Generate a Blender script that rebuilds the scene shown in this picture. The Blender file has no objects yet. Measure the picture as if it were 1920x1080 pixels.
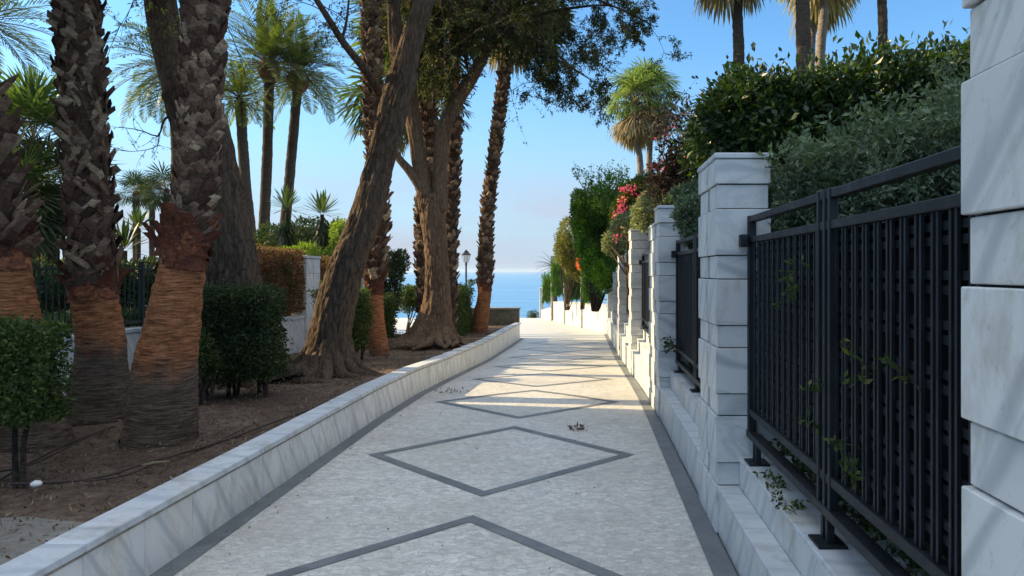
import bpy, math, random
import numpy as np
from mathutils import Vector, Matrix, noise

R = math.radians
PI = math.pi
sc = bpy.context.scene
C = sc.collection

# ------------------------------------------------------------------ camera
F = 1400.0                      # focal length in pixels of the 1920 px wide photograph
PX, PY, CAMZ = 1100.0, 508.0, 1.6
cam = bpy.data.cameras.new('camera')
cam_o = bpy.data.objects.new('camera', cam)
C.objects.link(cam_o)
cam_o.location = (0, 0, CAMZ)
cam_o.rotation_euler = (PI / 2, 0, 0)
cam.sensor_width = 36
cam.lens = 36 * F / 1920
cam.shift_x = -(PX - 960) / 1920
cam.shift_y = -(540 - PY) / 1920
cam.clip_start = 0.05
cam.clip_end = 60000
sc.camera = cam_o

# ------------------------------------------------------------------ light
SUN_EL = 28.5
SUN_TO = Vector((-0.985, 0.175, 0)).normalized()
world = bpy.data.worlds.new('World')
sc.world = world
world.use_nodes = True
wn, wl = world.node_tree.nodes, world.node_tree.links
sky = wn.new('ShaderNodeTexSky')
sky.sky_type = 'NISHITA'
sky.sun_disc = False
sky.sun_elevation = R(SUN_EL)
sky.sun_rotation = math.atan2(SUN_TO.x, SUN_TO.y)
sky.altitude = 0
sky.air_density = 1.0
sky.dust_density = 0.6
sky.ozone_density = 1.6
bg = wn['Background']
bg.inputs[1].default_value = 0.12
# a thin bank of cloud low over the sea
tc = wn.new('ShaderNodeTexCoord')
sep = wn.new('ShaderNodeSeparateXYZ')
wl.new(tc.outputs['Generated'], sep.inputs[0])
mp = wn.new('ShaderNodeMapping')
mp.inputs['Scale'].default_value = (3.0, 3.0, 15.0)
wl.new(tc.outputs['Generated'], mp.inputs[0])
nz = wn.new('ShaderNodeTexNoise')
nz.inputs['Scale'].default_value = 1.1
nz.inputs['Detail'].default_value = 6
nz.inputs['Roughness'].default_value = 0.55
wl.new(mp.outputs[0], nz.inputs[0])
cr = wn.new('ShaderNodeValToRGB')
cr.color_ramp.elements[0].position = 0.38
cr.color_ramp.elements[1].position = 0.62
wl.new(nz.outputs[0], cr.inputs[0])
band = wn.new('ShaderNodeMapRange')
band.inputs[1].default_value = 0.17
band.inputs[2].default_value = 0.04
band.interpolation_type = 'SMOOTHSTEP'
wl.new(sep.outputs[2], band.inputs[0])
mu = wn.new('ShaderNodeMath')
mu.operation = 'MULTIPLY'
wl.new(cr.outputs[0], mu.inputs[0])
wl.new(band.outputs[0], mu.inputs[1])
mu2 = wn.new('ShaderNodeMath')
mu2.operation = 'MULTIPLY'
mu2.inputs[1].default_value = 0.75
wl.new(mu.outputs[0], mu2.inputs[0])
mixc = wn.new('ShaderNodeMix')
mixc.data_type = 'RGBA'
wl.new(mu2.outputs[0], mixc.inputs[0])
tint = wn.new('ShaderNodeMix')
tint.data_type = 'RGBA'
tint.blend_type = 'MULTIPLY'
tint.inputs[0].default_value = 1.0
SKY_TINT = (.50, .79, .97, 1)
tint.inputs[7].default_value = SKY_TINT
wl.new(sky.outputs[0], tint.inputs[6])
wl.new(tint.outputs[2], mixc.inputs[6])
CLOUD = (2.3, 2.35, 2.9, 1)
HAZE_COL = (2.0, 2.55, 3.3, 1)
mixc.inputs[7].default_value = CLOUD
hz = wn.new('ShaderNodeMapRange')
hz.inputs[1].default_value = 0.30
hz.inputs[2].default_value = -0.01
hz.inputs[4].default_value = 0.85
hz.interpolation_type = 'SMOOTHSTEP'
wl.new(sep.outputs[2], hz.inputs[0])
mixh = wn.new('ShaderNodeMix')
mixh.data_type = 'RGBA'
wl.new(hz.outputs[0], mixh.inputs[0])
wl.new(tint.outputs[2], mixh.inputs[6])
mixh.inputs[7].default_value = HAZE_COL
wl.new(mixh.outputs[2], mixc.inputs[6])
# bright white veil added overhead, out of view, to fill the shaded paving
hi = wn.new('ShaderNodeMapRange')
hi.inputs[1].default_value = 0.46
hi.inputs[2].default_value = 0.72
hi.inputs[4].default_value = 0.8
hi.interpolation_type = 'SMOOTHSTEP'
wl.new(sep.outputs[2], hi.inputs[0])
mixv = wn.new('ShaderNodeMix')
mixv.data_type = 'RGBA'
wl.new(hi.outputs[0], mixv.inputs[0])
wl.new(mixc.outputs[2], mixv.inputs[6])
mixv.inputs[7].default_value = (6.2, 6.6, 7.2, 1)
wl.new(mixv.outputs[2], bg.inputs[0])

sl = bpy.data.lights.new('sun', 'SUN')
sl.energy = 4.6
sl.angle = R(0.5)
sl.color = (1.0, 0.77, 0.43)
so = bpy.data.objects.new('sun', sl)
C.objects.link(so)
so.location = (-20, 5, 20)
sd = Vector((SUN_TO.x * math.cos(R(SUN_EL)), SUN_TO.y * math.cos(R(SUN_EL)), math.sin(R(SUN_EL))))
so.rotation_euler = sd.to_track_quat('Z', 'Y').to_euler()

sc.view_settings.view_transform = 'Standard'
sc.view_settings.look = 'None'
sc.view_settings.exposure = 1.1
sc.view_settings.gamma = 1
sc.view_settings.use_curve_mapping = False
sc.cycles.max_bounces = 8
sc.cycles.use_denoising = True

random.seed(7)
rng = np.random.default_rng(7)


def at(x, y, D):
    """a pixel of the photograph at distance D along the walkway -> a point of the place"""
    return Vector(((x - PX) * D / F, D, CAMZ - (y - PY) * D / F))


def interp(x, tab):
    return float(np.interp(x, [t[0] for t in tab], [t[1] for t in tab]))


GZ = [(-20, 0.0), (4, 0.0), (8, -0.01), (10, -0.06), (12, -0.16), (17, -0.44), (23, -0.66), (30, -0.87), (50, -1.56), (60, -2.1)]
def gz(y): return interp(y, GZ)
KH = [(-20, .36), (5, .36), (12, .37), (23, .56), (60, .56)]
def ktop(y): return gz(y) + interp(y, KH)
def soilz(y): return ktop(y) - 0.10

# ------------------------------------------------------------------ mesh helpers
class MB:
    def __init__(s):
        s.V = []; s.n = 0; s.F = []
    def add(s, V, Fs):
        V = np.asarray(V, float).reshape(-1, 3)
        if isinstance(Fs, np.ndarray):
            s.F.append(Fs + s.n)
        else:
            by = {}
            for f in Fs: by.setdefault(len(f), []).append(f)
            for k, a in by.items(): s.F.append(np.array(a, int) + s.n)
        s.V.append(V); s.n += len(V)
    def box(s, x0, x1, y0, y1, z0, z1):
        s.hexa([(x0,y0,z0),(x1,y0,z0),(x1,y1,z0),(x0,y1,z0),(x0,y0,z1),(x1,y0,z1),(x1,y1,z1),(x0,y1,z1)])
    def hexa(s, v):
        s.add(v, np.array([(0,3,2,1),(4,5,6,7),(0,1,5,4),(1,2,6,5),(2,3,7,6),(3,0,4,7)]))
    def bevbox(s, x0, x1, y0, y1, z0, z1, b=.004, dz=None):
        """box with chamfered edges; dz(y) lets it follow a slope"""
        xs = [x0, x0 + b, x1 - b, x1]; ys = [y0, y0 + b, y1 - b, y1]; zs = [z0, z0 + b, z1 - b, z1]
        V = []
        for (ix, iy, iz) in [(i, j, k) for i in (0, 1, 2, 3) for j in (0, 1, 2, 3) for k in (0, 1, 2, 3)]:
            if sum(a in (0, 3) for a in (ix, iy, iz)) == 1: V.append((ix, iy, iz))
        idx = {v: i for i, v in enumerate(V)}
        P = [(xs[a], ys[c], zs[d] + (dz(ys[c]) if dz else 0)) for a, c, d in V]
        Fs = []
        for e in (0, 3):
            fl = e == 0
            q = [idx[(e,1,1)], idx[(e,2,1)], idx[(e,2,2)], idx[(e,1,2)]]; Fs.append(q[::-1] if fl else q)
            q = [idx[(1,e,1)], idx[(1,e,2)], idx[(2,e,2)], idx[(2,e,1)]]; Fs.append(q[::-1] if fl else q)
            q = [idx[(1,1,e)], idx[(2,1,e)], idx[(2,2,e)], idx[(1,2,e)]]; Fs.append(q[::-1] if fl else q)
        n = {0: 1, 3: 2}
        for a in (0, 3):
            for c in (0, 3):
                Fs.append([idx[(a, n[c], 1)], idx[(a, n[c], 2)], idx[(n[a], c, 2)], idx[(n[a], c, 1)]])
                Fs.append([idx[(a, 1, n[c])], idx[(a, 2, n[c])], idx[(n[a], 2, c)], idx[(n[a], 1, c)]])
                Fs.append([idx[(1, a, n[c])], idx[(2, a, n[c])], idx[(2, n[a], c)], idx[(1, n[a], c)]])
                for d in (0, 3):
                    Fs.append([idx[(a, n[c], n[d])], idx[(n[a], c, n[d])], idx[(n[a], n[c], d)]])
        s.add(P, Fs)
    def tube(s, pts, rad, seg=8, cap=True):
        pts = [Vector(p) for p in pts]
        if not hasattr(rad, '__len__'): rad = [rad] * len(pts)
        V = []; side = None
        for i, p in enumerate(pts):
            t = (pts[min(i + 1, len(pts) - 1)] - pts[max(i - 1, 0)]).normalized()
            if side is None:
                side = t.cross(Vector((0, 1, 0)) if abs(t.y) < .9 else Vector((1, 0, 0))).normalized()
            side = (side - t * side.dot(t)).normalized()
            up = t.cross(side)
            for k in range(seg):
                a = 2 * PI * k / seg
                V.append(p + (side * math.cos(a) + up * math.sin(a)) * rad[i])
        n = len(pts)
        Fs = [(i*seg + k, i*seg + (k+1) % seg, (i+1)*seg + (k+1) % seg, (i+1)*seg + k) for i in range(n-1) for k in range(seg)]
        if cap:
            Fs += [tuple(range(seg))[::-1], tuple((n-1)*seg + k for k in range(seg))]
        s.add([tuple(v) for v in V], Fs)
    def lathe(s, prof, x, y, seg=16):
        V = [(x + r*math.cos(2*PI*k/seg), y + r*math.sin(2*PI*k/seg), z) for r, z in prof for k in range(seg)]
        n = len(prof)
        Fs = [(i*seg + k, i*seg + (k+1) % seg, (i+1)*seg + (k+1) % seg, (i+1)*seg + k) for i in range(n-1) for k in range(seg)]
        Fs += [tuple(range(seg))[::-1], tuple((n-1)*seg + k for k in range(seg))]
        s.add(V, Fs)
    def grid(s, V, nu, nv):
        i, j = np.meshgrid(np.arange(nu-1), np.arange(nv-1), indexing='ij')
        a = (i*nv + j).ravel()
        s.add(V, np.stack([a, a+nv, a+nv+1, a+1], 1))
    def build(s, name, mat, parent=None, smooth=False):
        me = bpy.data.meshes.new(name)
        V = np.concatenate(s.V) if s.V else np.zeros((0, 3))
        if parent is not None: V = V - np.array(WL(parent))
        me.vertices.add(len(V)); me.vertices.foreach_set('co', V.astype(np.float32).ravel())
        loops = np.concatenate([f.ravel() for f in s.F]) if s.F else np.zeros(0, int)
        tot = np.concatenate([np.full(len(f), f.shape[1]) for f in s.F]) if s.F else np.zeros(0, int)
        st = np.concatenate([[0], np.cumsum(tot)[:-1]])
        me.loops.add(len(loops)); me.loops.foreach_set('vertex_index', loops.astype(np.int32))
        me.polygons.add(len(tot)); me.polygons.foreach_set('loop_start', st.astype(np.int32))
        me.update(calc_edges=True)
        me.polygons.foreach_set('use_smooth', np.full(len(tot), bool(smooth)))
        me.validate()
        me.materials.append(mat)
        o = bpy.data.objects.new(name, me); C.objects.link(o)
        if parent is not None: o.parent = parent
        return o

def WL(o):
    v = Vector((0, 0, 0))
    while o is not None:
        v += o.location; o = o.parent
    return tuple(v)

def tag(o, label=None, cat=None, group=None, kind=None):
    if label: o['label'] = label
    if cat: o['category'] = cat
    if group: o['group'] = group
    if kind: o['kind'] = kind
    return o

def thing(name, loc, label, cat, group=None):
    o = bpy.data.objects.new(name, None); C.objects.link(o)
    o.empty_display_size = .2
    o.location = loc
    return tag(o, label, cat, group)

def struct(name, mb, mat, smooth=False):
    return tag(mb.build(name, mat, None, smooth), kind='structure')

def copy_tree(o, loc, rz=0, scale=1, label=None):
    c = o.copy(); C.objects.link(c); c.location = loc; c.rotation_euler = (0, 0, rz); c.scale = (scale,)*3
    if label: c['label'] = label
    def rec(src, dst):
        for ch in list(src.children):
            if ch == dst: continue
            k = ch.copy(); C.objects.link(k); k.parent = dst
            rec(ch, k)
    rec(o, c)
    return c

# ------------------------------------------------------------------ materials
def new_mat(name):
    m = bpy.data.materials.new(name); m.use_nodes = True
    nt = m.node_tree
    return m, nt.nodes, nt.links, nt.nodes['Principled BSDF']

class NT:
    """short hand for building node trees"""
    def __init__(s, name, rough=.7, spec=.3):
        s.m, s.n, s.l, s.b = new_mat(name)
        s.b.inputs['Roughness'].default_value = rough
        s.b.inputs['Specular IOR Level'].default_value = spec
        s.co = s.n.new('ShaderNodeTexCoord').outputs['Object']
    def map(s, scale=(1,1,1), rot=(0,0,0), src=None):
        k = s.n.new('ShaderNodeMapping'); k.inputs['Scale'].default_value = scale; k.inputs['Rotation'].default_value = rot
        s.l.new(src or s.co, k.inputs[0]); return k.outputs[0]
    def noise(s, vec, scale=5, detail=4, rough=.55, dist=0):
        k = s.n.new('ShaderNodeTexNoise'); s.l.new(vec, k.inputs['Vector'])
        k.inputs['Scale'].default_value = scale; k.inputs['Detail'].default_value = detail
        k.inputs['Roughness'].default_value = rough; k.inputs['Distortion'].default_value = dist
        return k.outputs[0]
    def voro(s, vec, scale=5, feature='F1', out='Distance', rnd=1):
        k = s.n.new('ShaderNodeTexVoronoi'); k.feature = feature; s.l.new(vec, k.inputs['Vector'])
        k.inputs['Scale'].default_value = scale; k.inputs['Randomness'].default_value = rnd
        return k.outputs[out]
    def wave(s, vec, scale=3, dist=5, detail=3, ds=1, dr='X'):
        k = s.n.new('ShaderNodeTexWave'); s.l.new(vec, k.inputs[0]); k.bands_direction = dr
        k.inputs['Scale'].default_value = scale; k.inputs['Distortion'].default_value = dist
        k.inputs['Detail'].default_value = detail; k.inputs['Detail Scale'].default_value = ds
        return k.outputs['Fac']
    def ramp(s, fac, stops):
        k = s.n.new('ShaderNodeValToRGB'); e = k.color_ramp.elements
        while len(e) < len(stops): e.new(.5)
        for i, (p, c) in enumerate(stops):
            e[i].position = p
            e[i].color = (c, c, c, 1) if not hasattr(c, '__len__') else (*c, 1)
        s.l.new(fac, k.inputs[0]); return k.outputs[0]
    def mix(s, fac, a, b, mode='MIX'):
        k = s.n.new('ShaderNodeMix'); k.data_type = 'RGBA'; k.blend_type = mode
        for i, v in ((0, fac), (6, a), (7, b)):
            if isinstance(v, (int, float)): k.inputs[i].default_value = v if i == 0 else (v, v, v, 1)
            elif isinstance(v, tuple): k.inputs[i].default_value = (*v, 1)
            else: s.l.new(v, k.inputs[i])
        return k.outputs[2]
    def math(s, op, a, b=0):
        k = s.n.new('ShaderNodeMath'); k.operation = op
        for i, v in ((0, a), (1, b)):
            if isinstance(v, (int, float)): k.inputs[i].default_value = v
            else: s.l.new(v, k.inputs[i])
        return k.outputs[0]
    def island(s):
        return s.n.new('ShaderNodeNewGeometry').outputs['Random Per Island']
    def jitter(s, amount=20):
        """object coordinates shifted per loose piece, so that each slab has its own figure"""
        c = s.n.new('ShaderNodeCombineXYZ'); r = s.island()
        s.l.new(s.math('MULTIPLY', r, amount), c.inputs[0]); s.l.new(s.math('MULTIPLY', r, amount*1.7), c.inputs[1]); s.l.new(s.math('MULTIPLY', r, amount*2.3), c.inputs[2])
        v = s.n.new('ShaderNodeVectorMath'); v.operation = 'ADD'
        s.l.new(s.co, v.inputs[0]); s.l.new(c.outputs[0], v.inputs[1]); return v.outputs[0]
    def z(s):
        k = s.n.new('ShaderNodeSeparateXYZ'); s.l.new(s.co, k.inputs[0]); return k.outputs
    def bump(s, h, strength=.3, dist=.01, prev=None):
        k = s.n.new('ShaderNodeBump'); k.inputs['Strength'].default_value = strength; k.inputs['Distance'].default_value = dist
        s.l.new(h, k.inputs['Height'])
        if prev: s.l.new(prev, k.inputs['Normal'])
        s.l.new(k.outputs[0], s.b.inputs['Normal']); return k.outputs[0]
    def col(s, c):
        if isinstance(c, tuple): s.b.inputs['Base Color'].default_value = (*c, 1)
        else: s.l.new(c, s.b.inputs['Base Color'])
        return s
    def rough(s, c):
        s.l.new(c, s.b.inputs['Roughness'])

M = {}
def marble(name, base, vein, rough=.38, grime=(.30, .27, .20)):
    t = NT(name, rough, .45)
    v = t.jitter()
    vd = t.map((1.1, 3.0, .55), src=t.map((1, 1, 1), (R(-36), R(10), R(5)), v))
    w1 = t.wave(vd, .42, 11, 5, .9, 'Y')
    veins = t.ramp(w1, [(0.0, 1), (.05, .6), (.12, .12), (.3, 0)])
    w2 = t.noise(vd, 1.1, 8, .62, .9)
    veins2 = t.ramp(w2, [(.46, 0), (.5, .6), (.55, 0)])
    cloud = t.noise(v, 2.0, 5, .6)
    c = t.mix(t.ramp(cloud, [(.3, 0), (.7, 1)]), base, tuple(b*.86 for b in base))
    c = t.mix(t.math('MULTIPLY', t.mix(1, veins, veins2, 'LIGHTEN'), .62), c, vein)
    c = t.mix(t.math('MULTIPLY', t.island(), .30), c, tuple(b*.74 for b in base))
    st = t.noise(t.map((1.2, 1.2, .6)), 2.4, 7, .7)
    c = t.mix(t.math('MULTIPLY', t.ramp(st, [(.54, 0), (.68, 1)]), .5), c, grime)
    tan = t.noise(t.map((1.5, 1.5, .5)), 1.7, 5, .6)
    c = t.mix(t.math('MULTIPLY', t.ramp(tan, [(.58, 0), (.74, 1)]), .5), c, (.56, .45, .30))
    sp = t.noise(t.co, 40, 3, .6)
    c = t.mix(t.math('MULTIPLY', t.ramp(sp, [(.62, 0), (.72, 1)]), .3), c, grime)
    t.col(c)
    t.rough(t.ramp(st, [(.3, rough*.8), (.7, rough*1.5)]))
    t.bump(t.noise(t.co, 60, 4, .6), .12, .004)
    return t.m
M['marble'] = marble('white_veined_marble', (.76, .755, .73), (.30, .33, .35))
M['marble_fascia'] = marble('grey_white_marble', (.67, .675, .66), (.27, .31, .34))
M['coping'] = marble('weathered_marble_coping', (.62, .65, .67), (.33, .37, .41), .5, (.22, .20, .16))
M['marble_bright'] = marble('bright_marble', (.60, .59, .55), (.45, .45, .42))

def paving():
    t = NT('marble_mosaic_paving', .5, .4)
    dn = t.n.new('ShaderNodeTexNoise'); dn.inputs['Scale'].default_value = 7; dn.inputs['Detail'].default_value = 3
    t.l.new(t.co, dn.inputs['Vector'])
    v = t.n.new('ShaderNodeVectorMath'); v.operation = 'MULTIPLY_ADD'
    v.inputs[1].default_value = (.10, .10, 0); t.l.new(dn.outputs['Color'], v.inputs[0]); t.l.new(t.co, v.inputs[2])
    vv = t.map((1, 1.5, .01), (0, 0, 0), v.outputs[0])
    cell = t.voro(vv, 21, 'F1', 'Color')
    sepc = t.n.new('ShaderNodeSeparateColor'); t.l.new(cell, sepc.inputs[0])
    edge = t.voro(vv, 21, 'DISTANCE_TO_EDGE', 'Distance')
    c = t.ramp(sepc.outputs[0], [(0, (.45, .435, .405)), (.3, (.575, .555, .505)), (.7, (.66, .635, .575)), (1, (.74, .715, .65))])
    c = t.mix(t.math('MULTIPLY', sepc.outputs[1], .25), c, (.42, .43, .46))
    c = t.mix(t.ramp(edge, [(0, .75), (.035, .15), (.06, 0)]), c, (.30, .285, .255))
    big = t.noise(t.map((1, 1, .1)), .8, 6, .65)
    c = t.mix(t.math('MULTIPLY', t.ramp(big, [(.42, 0), (.66, 1)]), .5), c, (.36, .335, .285))
    med = t.noise(t.map((1, 1.6, .1)), 4.5, 7, .75)
    fine = t.noise(t.map((1, 2.2, .1)), 17, 6, .8)
    c = t.mix(t.math('MULTIPLY', t.ramp(fine, [(.5, 0), (.62, 1)]), .34), c, (.36, .355, .36))
    c = t.mix(t.math('MULTIPLY', t.ramp(fine, [(.38, 1), (.46, 0)]), .4), c, (.80, .78, .74))
    c = t.mix(t.math('MULTIPLY', t.ramp(med, [(.54, 0), (.64, 1)]), .45), c, (.33, .315, .30))
    speck = t.noise(t.co, 26, 4, .7)
    c = t.mix(t.ramp(speck, [(.66, 0), (.72, .75)]), c, (.10, .09, .075))
    # pale transverse joints between the poured fields
    yy = t.z()[1]
    fr = t.math('FRACT', t.math('DIVIDE', t.math('ADD', yy, -0.10), 2.85), 0)
    j = t.ramp(fr, [(0, 1), (.004, 1), (.007, 0)])
    c = t.mix(t.math('MULTIPLY', j, .6), c, (.62, .60, .55))
    t.col(c)
    t.rough(t.ramp(med, [(.3, .36), (.7, .6)]))
    b1 = t.bump(t.ramp(edge, [(0, 0), (.05, 1)]), .5, .004)
    t.bump(t.noise(t.co, 30, 5, .7), .25, .01, b1)
    return t.m
M['paving'] = paving()

def slate():
    t = NT('dark_slate_inlay', .5, .4)
    n1 = t.noise(t.co, 6, 6, .65)
    c = t.ramp(n1, [(.3, (.085, .095, .10)), (.7, (.17, .18, .19))])
    br = t.voro(t.map((1, 1, .01)), 3.2, 'F1', 'Color', .5)
    c = t.mix(.35, c, t.ramp(br, [(0, (.07, .085, .09)), (1, (.24, .25, .25))]))
    sp = t.noise(t.co, 30, 4, .7)
    c = t.mix(t.ramp(sp, [(.60, 0), (.72, .6)]), c, (.33, .32, .29))
    t.col(c); t.bump(n1, .2, .004); return t.m
M['slate'] = slate()

def soil():
    t = NT('red_brown_soil', .95, .1)
    n1 = t.noise(t.co, 1.3, 7, .65); n2 = t.noise(t.co, 14, 6, .7); n3 = t.noise(t.map((1, .35, 1), (0, 0, .5)), 30, 4, .7)
    c = t.ramp(n1, [(.3, (.10, .072, .053)), (.55, (.18, .13, .095)), (.75, (.32, .25, .185))])
    c = t.mix(t.ramp(n2, [(.4, 0), (.65, .8)]), c, (.055, .035, .026))
    c = t.mix(t.ramp(n3, [(.58, 0), (.68, .7)]), c, (.27, .20, .14))
    t.col(c); t.bump(n2, .9, .05); return t.m
M['soil'] = soil()

def concrete():
    t = NT('weathered_concrete', .85, .2)
    n1 = t.noise(t.co, 3, 7, .7); n2 = t.noise(t.co, 25, 5, .7)
    c = t.ramp(n1, [(.3, (.13, .12, .105)), (.7, (.27, .255, .225))])
    c = t.mix(t.ramp(n2, [(.5, 0), (.7, .7)]), c, (.09, .075, .06))
    t.col(c); t.bump(n2, .4, .01); return t.m
M['concrete'] = concrete()

def stonewall():
    t = NT('olive_brown_stone', .9, .2)
    n1 = t.noise(t.co, 4, 7, .7)
    c = t.ramp(n1, [(.3, (.10, .085, .055)), (.7, (.22, .19, .13))])
    e = t.voro(t.map((1, 1, 1.6)), 3.5, 'DISTANCE_TO_EDGE', 'Distance')
    c = t.mix(t.ramp(e, [(0, .8), (.05, 0)]), c, (.06, .05, .035))
    t.col(c); t.bump(n1, .5, .02); return t.m
M['stone'] = stonewall()

def ground_mat():
    t = NT('dry_garden_ground', .95, .1)
    n1 = t.noise(t.co, .6, 7, .65); n2 = t.noise(t.co, 12, 5, .7)
    c = t.ramp(n1, [(.35, (.06, .075, .03)), (.65, (.14, .11, .065))])
    c = t.mix(t.ramp(n2, [(.4, 0), (.7, .6)]), c, (.05, .04, .025))
    t.col(c); t.bump(n2, .8, .05); return t.m
M['ground'] = ground_mat()

def promenade_mat():
    t = NT('pale_promenade_paving', .5, .4)
    br = t.n.new('ShaderNodeTexBrick'); t.l.new(t.map((1, 1, 1)), br.inputs[0])
    br.inputs['Scale'].default_value = 2.2; br.inputs['Mortar Size'].default_value = .012
    br.inputs['Color1'].default_value = (.47, .47, .45, 1); br.inputs['Color2'].default_value = (.54, .53, .50, 1); br.inputs['Mortar'].default_value = (.25, .24, .22, 1)
    n = t.noise(t.co, 3, 6, .7)
    t.col(t.mix(t.ramp(n, [(.45, 0), (.7, .4)]), br.outputs[0], (.30, .28, .24))); t.bump(n, .15, .01); return t.m
M['promenade'] = promenade_mat()

def water():
    t = NT('sea_water', .22, .5)
    n = t.noise(t.map((.004, .03, 1)), 1.0, 5, .6)
    t.col(t.ramp(n, [(.38, (.035, .17, .36)), (.62, (.06, .25, .47))]))
    w = t.noise(t.map((.5, 1.6, 1)), 1.0, 6, .65)
    t.bump(w, .35, .5); return t.m
M['water'] = water()

def metal(name, c, rough=.5):
    t = NT(name, rough, .4)
    n = t.noise(t.co, 9, 6, .7)
    t.col(t.mix(t.ramp(n, [(.45, 0), (.75, .5)]), c, tuple(min(1, k*1.8+.01) for k in c)))
    t.rough(t.ramp(n, [(.3, rough*.8), (.7, rough*1.3)]))
    t.bump(t.noise(t.co, 80, 3, .6), .08, .002); return t.m
M['iron'] = metal('dark_blue_grey_painted_iron', (.007, .010, .014), .5)
t = NT('black_backing_mesh', .9, .1); t.col(t.ramp(t.noise(t.co, 14, 4, .7), [(.4, (.003, .004, .005)), (.7, (.010, .012, .013))])); M['black'] = t.m
M['green_iron'] = metal('dark_green_painted_iron', (.008, .020, .014), .6)
M['hose'] = metal('brown_plastic_hose', (.045, .028, .02), .6)
M['rust'] = metal('rusty_iron', (.06, .035, .025), .8)
t = NT('lantern_glass', .2, .5); t.col((.75, .78, .80)); t.b.inputs['Transmission Weight'].default_value = .35; M['glass'] = t.m
t = NT('window_glass', .05, .6); t.col((.03, .04, .05)); M['window'] = t.m
t = NT('white_pebble', .6, .3); t.col((.7, .68, .62)); M['pebble'] = t.m
t = NT('tan_mortar', .9, .2); t.col(t.ramp(t.noise(t.co, 9, 5, .7), [(.35, (.20, .16, .11)), (.65, (.42, .37, .28))])); M['mortar'] = t.m
t = NT('dark_reveal', .8, .2); t.col((.035, .037, .04)); M['joint'] = t.m

def plaster():
    t = NT('cream_render', .9, .2)
    n = t.noise(t.co, 2, 6, .7)
    t.col(t.ramp(n, [(.3, (.55, .50, .40)), (.7, (.66, .61, .50))])); t.bump(t.noise(t.co, 60, 4, .6), .3, .01); return t.m
M['plaster'] = plaster()
t = NT('clay_roof_tiles', .85, .2); t.col(t.ramp(t.wave(t.co, 6, 2), [(0, (.25, .10, .05)), (1, (.42, .19, .10))])); M['tiles'] = t.m

def leafmat(name, stops, trans=.35, rough=.5, spec=.3, patch=None):
    """leaf tissue: colour differs leaf by leaf and in broad random patches"""
    t = NT(name, rough, spec)
    c = t.ramp(t.island(), stops)
    n = t.noise(t.co, 1.7, 4, .6)
    if patch: c = t.mix(t.ramp(n, [(.48, 0), (.66, .75)]), c, patch)
    t.col(c)
    tr = t.n.new('ShaderNodeBsdfTranslucent')
    t.l.new(t.mix(1.0, c, (1.5, 1.7, .6), 'MULTIPLY'), tr.inputs[0])
    ms = t.n.new('ShaderNodeMixShader'); ms.inputs[0].default_value = trans
    t.l.new(t.b.outputs[0], ms.inputs[1]); t.l.new(tr.outputs[0], ms.inputs[2])
    t.l.new(ms.outputs[0], t.n['Material Output'].inputs[0])
    return t.m
M['boxleaf'] = leafmat('box_hedge_leaf', [(0, (.025, .045, .012)), (.6, (.05, .08, .02)), (1, (.15, .17, .045))], .35, .5, .3, (.085, .11, .03))
M['darkbox'] = leafmat('dark_box_leaf', [(0, (.022, .036, .013)), (.7, (.045, .065, .022)), (1, (.10, .12, .04))], .25)
M['laurel'] = leafmat('laurel_leaf', [(0, (.012, .026, .008)), (.7, (.026, .052, .013)), (1, (.085, .13, .025))], .28, .35, .4, (.045, .08, .014))
M['sage'] = leafmat('sage_leaf', [(0, (.07, .10, .065)), (.6, (.14, .18, .115)), (1, (.24, .28, .18))], .2, .7, .2, (.10, .15, .085))
M['silver'] = leafmat('variegated_shrub_leaf', [(0, (.10, .13, .07)), (.6, (.22, .25, .14)), (1, (.42, .42, .26))], .25, .6)
M['creeper'] = leafmat('creeper_leaf', [(0, (.015, .045, .008)), (.6, (.04, .105, .014)), (1, (.13, .24, .025))], .42, .45, .3, (.09, .17, .02))  # lime patch colour stands in for sunlit leaves
M['creeper_sunlit'] = leafmat('sun_painted_creeper_leaf', [(0, (.05, .12, .012)), (.6, (.11, .22, .02)), (1, (.22, .36, .04))], .45, .5)  # lighter copy of the creeper leaf, sunlight put into its colour
M['lime'] = leafmat('lime_leaf', [(0, (.09, .15, .02)), (.6, (.18, .25, .035)), (1, (.30, .36, .07))], .45, .5)
M['redhedge'] = leafmat('red_brown_hedge_leaf', [(0, (.07, .06, .03)), (.5, (.17, .085, .05)), (1, (.30, .13, .09))], .3, .6, .2, (.075, .085, .03))
M['autumn'] = leafmat('russet_yellow_leaf', [(0, (.06, .075, .018)), (.55, (.14, .16, .035)), (.85, (.24, .20, .05)), (1, (.28, .11, .06))], .4)
M['purple'] = leafmat('purple_bougainvillea_leaf', [(0, (.022, .014, .015)), (.5, (.045, .02, .026)), (.93, (.03, .042, .02)), (1, (.20, .03, .08))], .22)
M['pink'] = leafmat('pink_bougainvillea_bract', [(0, (.50, .045, .17)), (.6, (.66, .09, .26)), (1, (.80, .32, .42))], .35)
M['orange_flower'] = leafmat('orange_red_flower', [(0, (.6, .08, .03)), (1, (.75, .22, .06))], .35)
M['acacia'] = leafmat('feathery_tree_leaf', [(0, (.02, .026, .009)), (.6, (.045, .055, .017)), (1, (.11, .115, .035))], .34, .55, .25, (.075, .055, .025))
M['fan_light'] = leafmat('pale_fan_palm_leaf', [(0, (.07, .11, .04)), (.6, (.14, .19, .07)), (1, (.24, .27, .11))], .45, .45, .35)
M['yellowleaf'] = leafmat('yellow_green_tree_leaf', [(0, (.07, .10, .02)), (.6, (.15, .18, .035)), (1, (.26, .26, .06))], .45)
M['frond'] = leafmat('palm_frond', [(0, (.045, .075, .022)), (.6, (.09, .125, .035)), (1, (.17, .19, .06))], .35, .45, .35, (.13, .14, .04))
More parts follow.
